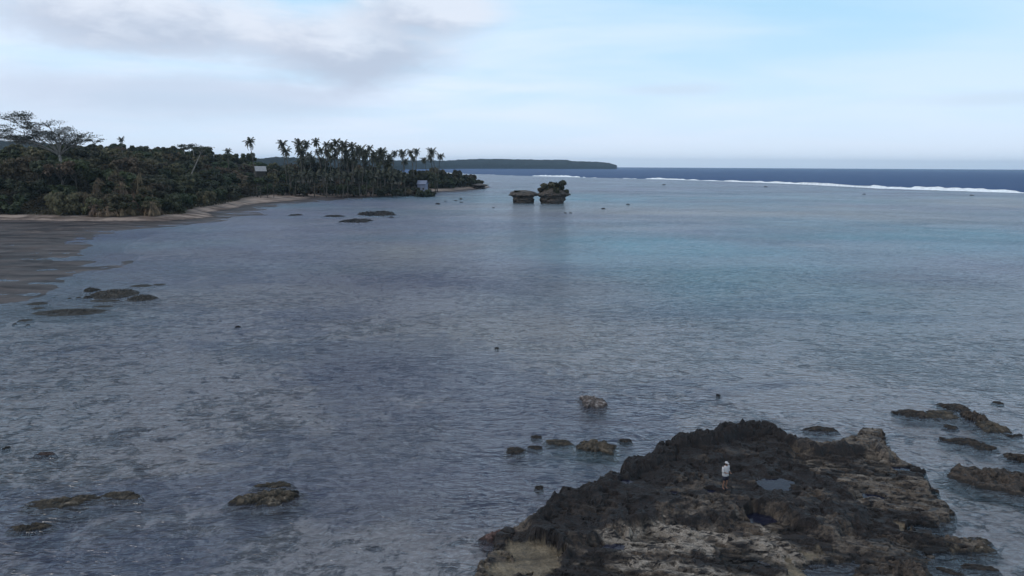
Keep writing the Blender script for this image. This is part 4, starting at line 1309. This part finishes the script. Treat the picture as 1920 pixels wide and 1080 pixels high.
def build_bushes():
    rr = random.Random(8)
    # along the grove, behind the sand
    for i, x in enumerate(np.linspace(546, 772, 30)):
        yv = np.interp(x, [p[0] for p in VEG_PX], [p[1] for p in VEG_PX])
        p = at(x, yv - rr.uniform(1.0, 3.0)); p.z = land_z(p.x, p.y) - 0.1
        k = rr.choice([2, 2, 0, 1, 3])
        bush(p, rr.uniform(1.3, 2.4), k, '%s low bush in the row under the palms, %s from the landward end' % (['green', 'dark', 'reddish brown', 'olive'][k], ORD[i]), 'low bushes under the palms', 0.8)
    # mid storey between the palms
    for i, x in enumerate(np.linspace(520, 806, 74)):
        D = (rr.uniform(388, 412) if i % 2 else rr.uniform(425, 470)) + (x - 535) * 0.10
        wx = (x - 960) / F * D
        p = Vector((wx, D, land_z(wx, D)))
        ci = rr.choice([0, 0, 1, 2, 4])
        back = i % 2 == 0
        tree(p.x, p.y, rr.uniform(.95, 1.25) if back else rr.uniform(.6, .85), ci, '%s %s understorey tree, %s from the landward end of the palm grove' % (CROWNS[ci][1], 'taller rear' if back else 'lower front', ORD[i // 2]), 'understorey trees in the palm grove', rr.uniform(1.0, 1.4), rr.uniform(6.5, 9) if back else rr.uniform(3, 5))
    # headland tip thicket
    tipspots = [(795, 352, 1.5), (806, 343, 1.9), (815, 351, 1.6), (822, 340, 2.1), (830, 348, 1.8), (838, 336, 2.2), (845, 350, 1.6), (852, 341, 2.1), (858, 334, 1.8), (863, 349, 1.6), (868, 342, 2.0), (875, 347, 1.7),
                (880, 338, 1.9), (884, 349, 1.5), (889, 343, 1.6), (894, 349, 1.3), (899, 347, 1.1), (850, 327, 1.4), (826, 326, 1.7), (812, 330, 1.9), (800, 335, 1.8), (838, 322, 1.5)]
    tipspots.sort()
    for i, (x, y, s) in enumerate(tipspots):
        yv = np.interp(x, [p[0] for p in VEG_PX], [p[1] for p in VEG_PX])
        base = at(x, yv)
        D = base.y + 4 + max(0, (yv - y - 6)) * 1.3
        p = atd(x, y, D); g = land_z(p.x, D)
        k = rr.choice([0, 1, 3, 3, 0])
        sc = s * 1.35
        z = max(g, p.z - 1.55 * sc)
        o = bush(Vector((p.x, D, g)), sc, k, '%s bush in the thicket on the wooded point, %s from the grove toward the tip' % (['green', 'dark', 'brown', 'olive'][k], ORD[i]), 'bushes of the headland thicket', min(1.7, max(1.0, (p.z - g) / (1.55 * sc))))
    # bushes on the larger stack and one mat on the smaller one
    for (dx, dz, s, k, lb) in ((0.9, 5.4, 2.0, 1, 'tall dark bush crowning the larger rock stack'), (-4.0, 2.9, 1.6, 3, 'olive bush on the landward shoulder of the larger rock stack'),
                               (-2.2, 4.2, 1.9, 3, 'olive bush just left of the dark crowning bush on the stack'), (4.2, 2.9, 1.6, 1, 'dark bush hanging over the seaward shoulder of the larger stack'), (0.5, 3.4, 1.5, 3, 'olive bush low on the near face of the larger stack')):
        yy = -3.4 if 'near face' in lb else 0
        bush(ST2 + Vector((dx, yy, dz)), s, k, lb)
    bush(ST1 + Vector((-2.0, -1.5, 4.4)), 1.1, 1, 'low dark bush on the cap of the smaller rock stack', None, 0.6)


build_bushes()

def build_undergrowth():
    nr = np.random.default_rng(12)
    D = np.sqrt(nr.uniform(205 ** 2, 470 ** 2, 220000)); X = nr.uniform(-0.82, -0.06, D.size) * D
    s2 = sdf(X, D, VEG) + 3.0 * (fbm(X * 0.15, D * 0.15, 33, 3) - 0.5)
    k = (s2 > 1.2) & (s2 < 70); X, D = X[k], D[k]
    Z = land_h(X, D)
    mound = fbm(X * 0.2, D * 0.2, 37, 4)
    C = np.stack([X, D, Z + 0.1 + nr.uniform(0, 1, X.size) * np.clip(3.4 * (mound - 0.3), 0.2, 2.2)], 1)
    N = nr.normal(size=C.shape) * .7 + np.array([0, -0.3, 0.7]); N /= np.linalg.norm(N, axis=1)[:, None]
    sel = nr.uniform(size=len(C)) < 0.55
    me = leaf_quads('undergrowth', M['scrub'], C[sel], N[sel], 0.5, nr)
    tag(link('undergrowth', me), 'tangled low scrub covering the ground under the trees', kind='stuff')


build_undergrowth()

# rock ledge at the tip of the point
V, f = stack_mesh([(-0.8, 5.0), (0.8, 5.2), (1.5, 4.6), (2.2, 6.4), (3.0, 6.6), (3.6, 5.0), (3.9, 1.5)], 1.0, 1.3, 31, ((0.0, 2.8, 1.2, 0.6),))
pt = at(898, 354.0)
tag(link('rock_ledge', mesh('rock_ledge', V, f, M['rock_far'], False), None, (pt.x, pt.y + 5, 0)), 'dark undercut rock ledge at the tip of the wooded point', 'rock ledge')


# ------------------------------------------------------------------ houses, huts, driftwood
def gable_house(name, label, loc, rz, w, d, h, rise, wall, roof, wins=2, over=0.5, group=None):
    o = thing(name, label, 'house', loc, rz, group)
    b = MB(); b.box((0, 0, h / 2 - .2), (w, d, h + .4)); b.build('wall', wall, o, False)
    # gable ends
    g = MB(); k = len(g.v)
    for sx in (-1, 1):
        g.v += [Vector((sx * (w / 2 - .01), -d / 2, h)), Vector((sx * (w / 2 - .01), d / 2, h)), Vector((sx * (w / 2 - .01), 0, h + rise))]
    g.f += [[0, 1, 2], [3, 5, 4], [0, 3, 4, 1], [1, 4, 5, 2], [2, 5, 3, 0]]
    g.build('gable', wall, o, False)
    for s in (-1, 1):
        r = MB(); L = math.hypot(d / 2 + over, rise * (1 + over / (d / 2)))
        an = math.atan2(rise, d / 2)
        c = Vector((0, s * (d / 2 + over) / 2, h + rise - (rise * (d / 2 + over) / (d / 2)) / 2 + .09))
        r.box(c, (w + 2 * over, L, .14), Euler((-s * an, 0, 0)).to_matrix())
        ro = r.build('roof_slope', roof, o, False)
    for i in range(wins):
        x = (i - (wins - 1) / 2) * w / max(wins, 1)
        fr = MB(); fr.box((x, -d / 2 - .04, h * .55), (1.3, .1, 1.3)); fo = fr.build('window', M['timber'], o, False)
        gl = MB(); gl.box((x, -d / 2 - .10, h * .55), (1.0, .06, 1.0)); gl.build('pane', M['glass'], fo, False)
    dr = MB(); dr.box((w * .36, -d / 2 - .05, 1.0), (.9, .1, 2.0)); dr.build('door', M['timber'], o, False)
    return o


def build_houses():
    p = atd(488, 320, 430); g = land_z(p.x, 430)
    gable_house('house', 'house with a pale grey sheet metal roof showing above the trees under the bent palm', (p.x, 430, g), R(28), 5.6, 6.0, max(p.z - g, 2.6), 2.6, M['wall_brown'], M['roof_grey'], 2)
    for i, (x, y, D, ci, lb) in enumerate(((474, 331, 366, 0, 'dark green tree hiding the landward wall of the grey roofed house'), (487, 334, 364, 2, 'deep green tree just in front of the grey roofed house'),
                                           (500, 330, 367, 0, 'dark green tree hiding the seaward wall of the grey roofed house'), (511, 327, 374, 3, 'olive green tree between the grey roofed house and the leaning palm'))):
        q = atd(x, y, D); gq = land_z(q.x, D); hh = max(q.z - gq, 3.0)
        sc = 0.62; tree(q.x, D, sc, ci, lb, None, 1.25, max(hh / sc - 3.2, 2.0))
    p = atd(792, 329, 452); g = land_z(p.x, 452)
    gable_house('house', 'pale lilac two storey house half hidden behind the palms near the point', (p.x, 452, g), R(-12), 5.4, 5.0, 7.0, 2.0, M['wall_lilac'], M['wall_lilac'], 2)
    p = at(603, 362, 1.3)
    gable_house('beach_hut', 'dark roofed hut with reddish walls behind the beach palms', (p.x, p.y + 8, land_z(p.x, p.y + 8)), R(4), 6.0, 5, 2.9, 1.5, M['wall_red'], M['roof_dark'], 2)
    p = at(661, 361, 1.3)
    o = thing('open_shelter', 'low open timber shelter with a long flat grey roof between two palm trunks', 'shelter', (p.x, p.y + 5, land_z(p.x, p.y + 5)), R(1))
    b = MB(); b.box((0, 0, 4.6), (6.6, 4.2, .28)); b.build('roof', M['timber'], o, False)
    for sx in (-1, 1):
        for sy in (-1, 1):
            b = MB(); b.box((sx * 2.9, sy * 1.7, 2.2), (.18, .18, 4.6)); b.build('post', M['timber'], o, False)
    b = MB(); b.box((0, 1.9, 1.6), (5.6, .12, 3.0)); b.build('back_wall', M['wall_brown'], o, False)
    for i, (x0, x1, y, lb) in enumerate(((762, 771, 359.6, 'short pale driftwood log on the beach, nearest the grove'), (773, 784, 359.3, 'straight pale driftwood log in the middle of the three'), (792, 806, 357.5, 'curved pale driftwood trunk with a bent end nearest the point'))):
        a = at(x0, y, .7); c = at(x1, y + .4, .7)
        o = thing('driftwood_log', lb, 'log', (a.x, a.y, 0.15 + max(land_z(a.x, a.y), land_z(c.x, c.y))), 0)
        v = c - a; v.z = 0
        b = MB(); b.tube([(0, 0, .15), v * .4 + Vector((0, 0, .55 if i == 2 else .3)), v * .85 + Vector((0, 0, .7 if i == 2 else .3)), v + Vector((0.2, 0, -0.1))], [.28, .3, .26, .2], 8); b.build('trunk', M['driftwood'], o)
        b = MB(); b.tube([v * .5 + Vector((0, 0, .4)), v * .5 + Vector((.5, .3, 1.2))], [.12, .05], 6); b.build('branch_stub', M['driftwood'], o)


build_houses()


# ------------------------------------------------------------------ person
def build_person():
    z = 1.1
    for _ in range(6):
        p = at(1358.5, 917, z); z = shelf_z(p.x, p.y)
    root = thing('person', 'person in a loose white top, white cap and dark shorts standing on the dark shelf', 'person', (p.x, p.y, z - 0.02), R(-62), None, 0.95)
    # local frame: +x is where the person faces, z up, 1.70 m tall
    J = dict(pel=(0, 0, .93), sp=(-.01, 0, 1.12), ch=(.0, 0, 1.30), nk=(.02, 0, 1.45), hd=(.05, 0, 1.57), ht=(.05, 0, 1.66),
             hl=(0, .095, .90), kl=(.05, .10, .50), al=(-.02, .105, .10), tl=(.13, .12, .03), hr=(0, -.095, .90), kr=(.02, -.10, .50), ar=(-.05, -.10, .10), tr=(.10, -.12, .03),
             sl=(.0, .18, 1.40), el=(-.02, .25, 1.14), wl=(.17, .20, 1.04), pl=(.24, .17, 1.05), sr=(.0, -.18, 1.40), er=(.02, -.25, 1.15), wr=(.20, -.17, 1.10), pr=(.27, -.13, 1.12))
    rad = dict(pel=.125, sp=.115, ch=.13, nk=.055, hd=.085, ht=.07, hl=.085, kl=.055, al=.038, tl=.032, hr=.085, kr=.055, ar=.038, tr=.032, sl=.055, el=.04, wl=.028, pl=.032, sr=.055, er=.04, wr=.028, pr=.032)
    E = [('pel', 'sp'), ('sp', 'ch'), ('ch', 'nk'), ('nk', 'hd'), ('hd', 'ht'), ('pel', 'hl'), ('hl', 'kl'), ('kl', 'al'), ('al', 'tl'), ('pel', 'hr'), ('hr', 'kr'), ('kr', 'ar'), ('ar', 'tr'),
         ('ch', 'sl'), ('sl', 'el'), ('el', 'wl'), ('wl', 'pl'), ('ch', 'sr'), ('sr', 'er'), ('er', 'wr'), ('wr', 'pr')]
    K = list(J); ix = {k: i for i, k in enumerate(K)}
    me = bpy.data.meshes.new('body_skeleton'); me.from_pydata([J[k] for k in K], [(ix[a], ix[b]) for a, b in E], []); me.update()
    tmp = bpy.data.objects.new('body_skeleton', me); COL.objects.link(tmp)
    sk = tmp.modifiers.new('skin', 'SKIN'); ss = tmp.modifiers.new('sub', 'SUBSURF'); ss.levels = 2; ss.render_levels = 2
    lay = me.skin_vertices[0] if len(me.skin_vertices) else None
    for k in K:
        lay.data[ix[k]].radius = (rad[k], rad[k] * (0.8 if k in ('pel', 'sp', 'ch') else 1)); lay.data[ix[k]].use_root = (k == 'pel')
    dg = bpy.context.evaluated_depsgraph_get(); dg.update()
    ev = tmp.evaluated_get(dg); bm_ = bmesh.new(); bm_.from_mesh(ev.to_mesh()); ev.to_mesh_clear()
    b = MB()
    b.v = [v.co.copy() for v in bm_.verts]; bm_.verts.index_update(); b.f = [[v.index for v in f.verts] for f in bm_.faces]; bm_.free()
    bpy.data.objects.remove(tmp); bpy.data.meshes.remove(me)
    # fingers, thumb, face
    for w, h_, s in (('wl', 'pl', 1), ('wr', 'pr', -1)):
        W_, P_ = Vector(J[w]), Vector(J[h_]); d = (P_ - W_).normalized(); side = d.cross(Vector((0, 0, 1))).normalized(); dn = Vector((0, 0, -1))
        for k, L in enumerate((.070, .078, .074, .060)):
            o = P_ + side * (k - 1.5) * .019
            b.tube([o, o + d * L * .5 + dn * .008, o + d * L * .8 + dn * L * .45], [.0095, .0085, .006], 6)
        o = W_.lerp(P_, .5) - side * s * .03
        b.tube([o, o + d * .035 - side * s * .02, o + d * .065 - side * s * .012 + dn * .012], [.011, .010, .007], 6)
    b.tube([(.125, 0, 1.60), (.155, 0, 1.565), (.130, 0, 1.555)], [.012, .017, .012], 6)
    for s in (-1, 1): b.ball((.04, s * .088, 1.575), (.02, .012, .032), 8, 6)
    b.ball((.118, 0, 1.515), (.012, .028, .009), 8, 5)
    body = b.build('body', M['skin'], root)
    e = MB()
    for s in (-1, 1): e.ball((.122, s * .033, 1.60), .011, 8, 6)
    e.build('eyes', M['eye'], root)
    sh = MB()
    sh.loft([((0, 0, .84), .165, .205), ((0, 0, .90), .17, .215), ((-.01, 0, 1.05), .155, .195), ((-.01, 0, 1.2), .155, .20), ((0, 0, 1.34), .145, .215), ((.005, 0, 1.41), .11, .20), ((.015, 0, 1.455), .075, .10), ((.02, 0, 1.47), .06, .07)])
    for a, m_, c in (('sl', 'el', 'wl'), ('sr', 'er', 'wr')):
        A, B_, C_ = Vector(J[a]), Vector(J[m_]), Vector(J[c])
        sh.tube([A, A.lerp(B_, .5), B_, B_.lerp(C_, .5)], [.088, .075, .066, .056], 10)
    sh.build('shirt', M['white_cloth'], root)
    so = MB()
    so.loft([((0, 0, .80), .14, .19), ((0, 0, .88), .148, .195), ((0, 0, .96), .14, .18)])
    for s, (h_, k_) in ((1, ('hl', 'kl')), (-1, ('hr', 'kr'))):
        A, B_ = Vector(J[h_]), Vector(J[k_])
        so.tube([A, A.lerp(B_, .45), A.lerp(B_, .78)], [.112, .105, .098], 12)
    so.build('shorts', M['dark_cloth'], root)
    ha = MB(); ha.ball((.03, 0, 1.60), (.100, .094, .105), 14, 9); ha.tube([(-.05, 0, 1.58), (-.085, 0, 1.48), (-.08, 0, 1.38)], [.06, .055, .03], 9); ha.build('hair', M['hair'], root)
    cp = MB(); cp.loft([((.03, 0, 1.625), .107, .101), ((.03, 0, 1.67), .10, .095), ((.03, 0, 1.705), .07, .068), ((.03, 0, 1.718), .03, .03)]); cp.loft([((.14, 0, 1.622), .075, .075), ((.14, 0, 1.634), .075, .075)]); cp.build('cap', M['white_cloth'], root)
    for s, k in ((1, ('al', 'tl')), (-1, ('ar', 'tr'))):
        A, T_ = Vector(J[k[0]]), Vector(J[k[1]])
        f_ = MB(); f_.tube([A + Vector((-.05, 0, -.075)), A + Vector((.03, 0, -.06)), T_ + Vector((.02, 0, -.005))], [(.042, .03), (.048, .032), (.035, .02)], 9); f_.build('shoe', M['dark_cloth'], root)


build_person()


# ------------------------------------------------------------------ haze
def build_haze():
    m, t = mat('haze')
    pv = t.add('ShaderNodeVolumePrincipled', ins={'Color': (0.60, 0.80, 1.0, 1), 'Density': 5.5e-5, 'Anisotropy': 0.1})
    t.l.new(pv.outputs[0], t.out.inputs['Volume'])
    b = MB(); b.box((0, 7500, 75), (50000, 16000, 192)); o = b.build('haze', m, None, False)
    tag(o, 'thin blue sea haze filling the air to the horizon', kind='stuff')


build_haze()
print('objects', len(bpy.data.objects))
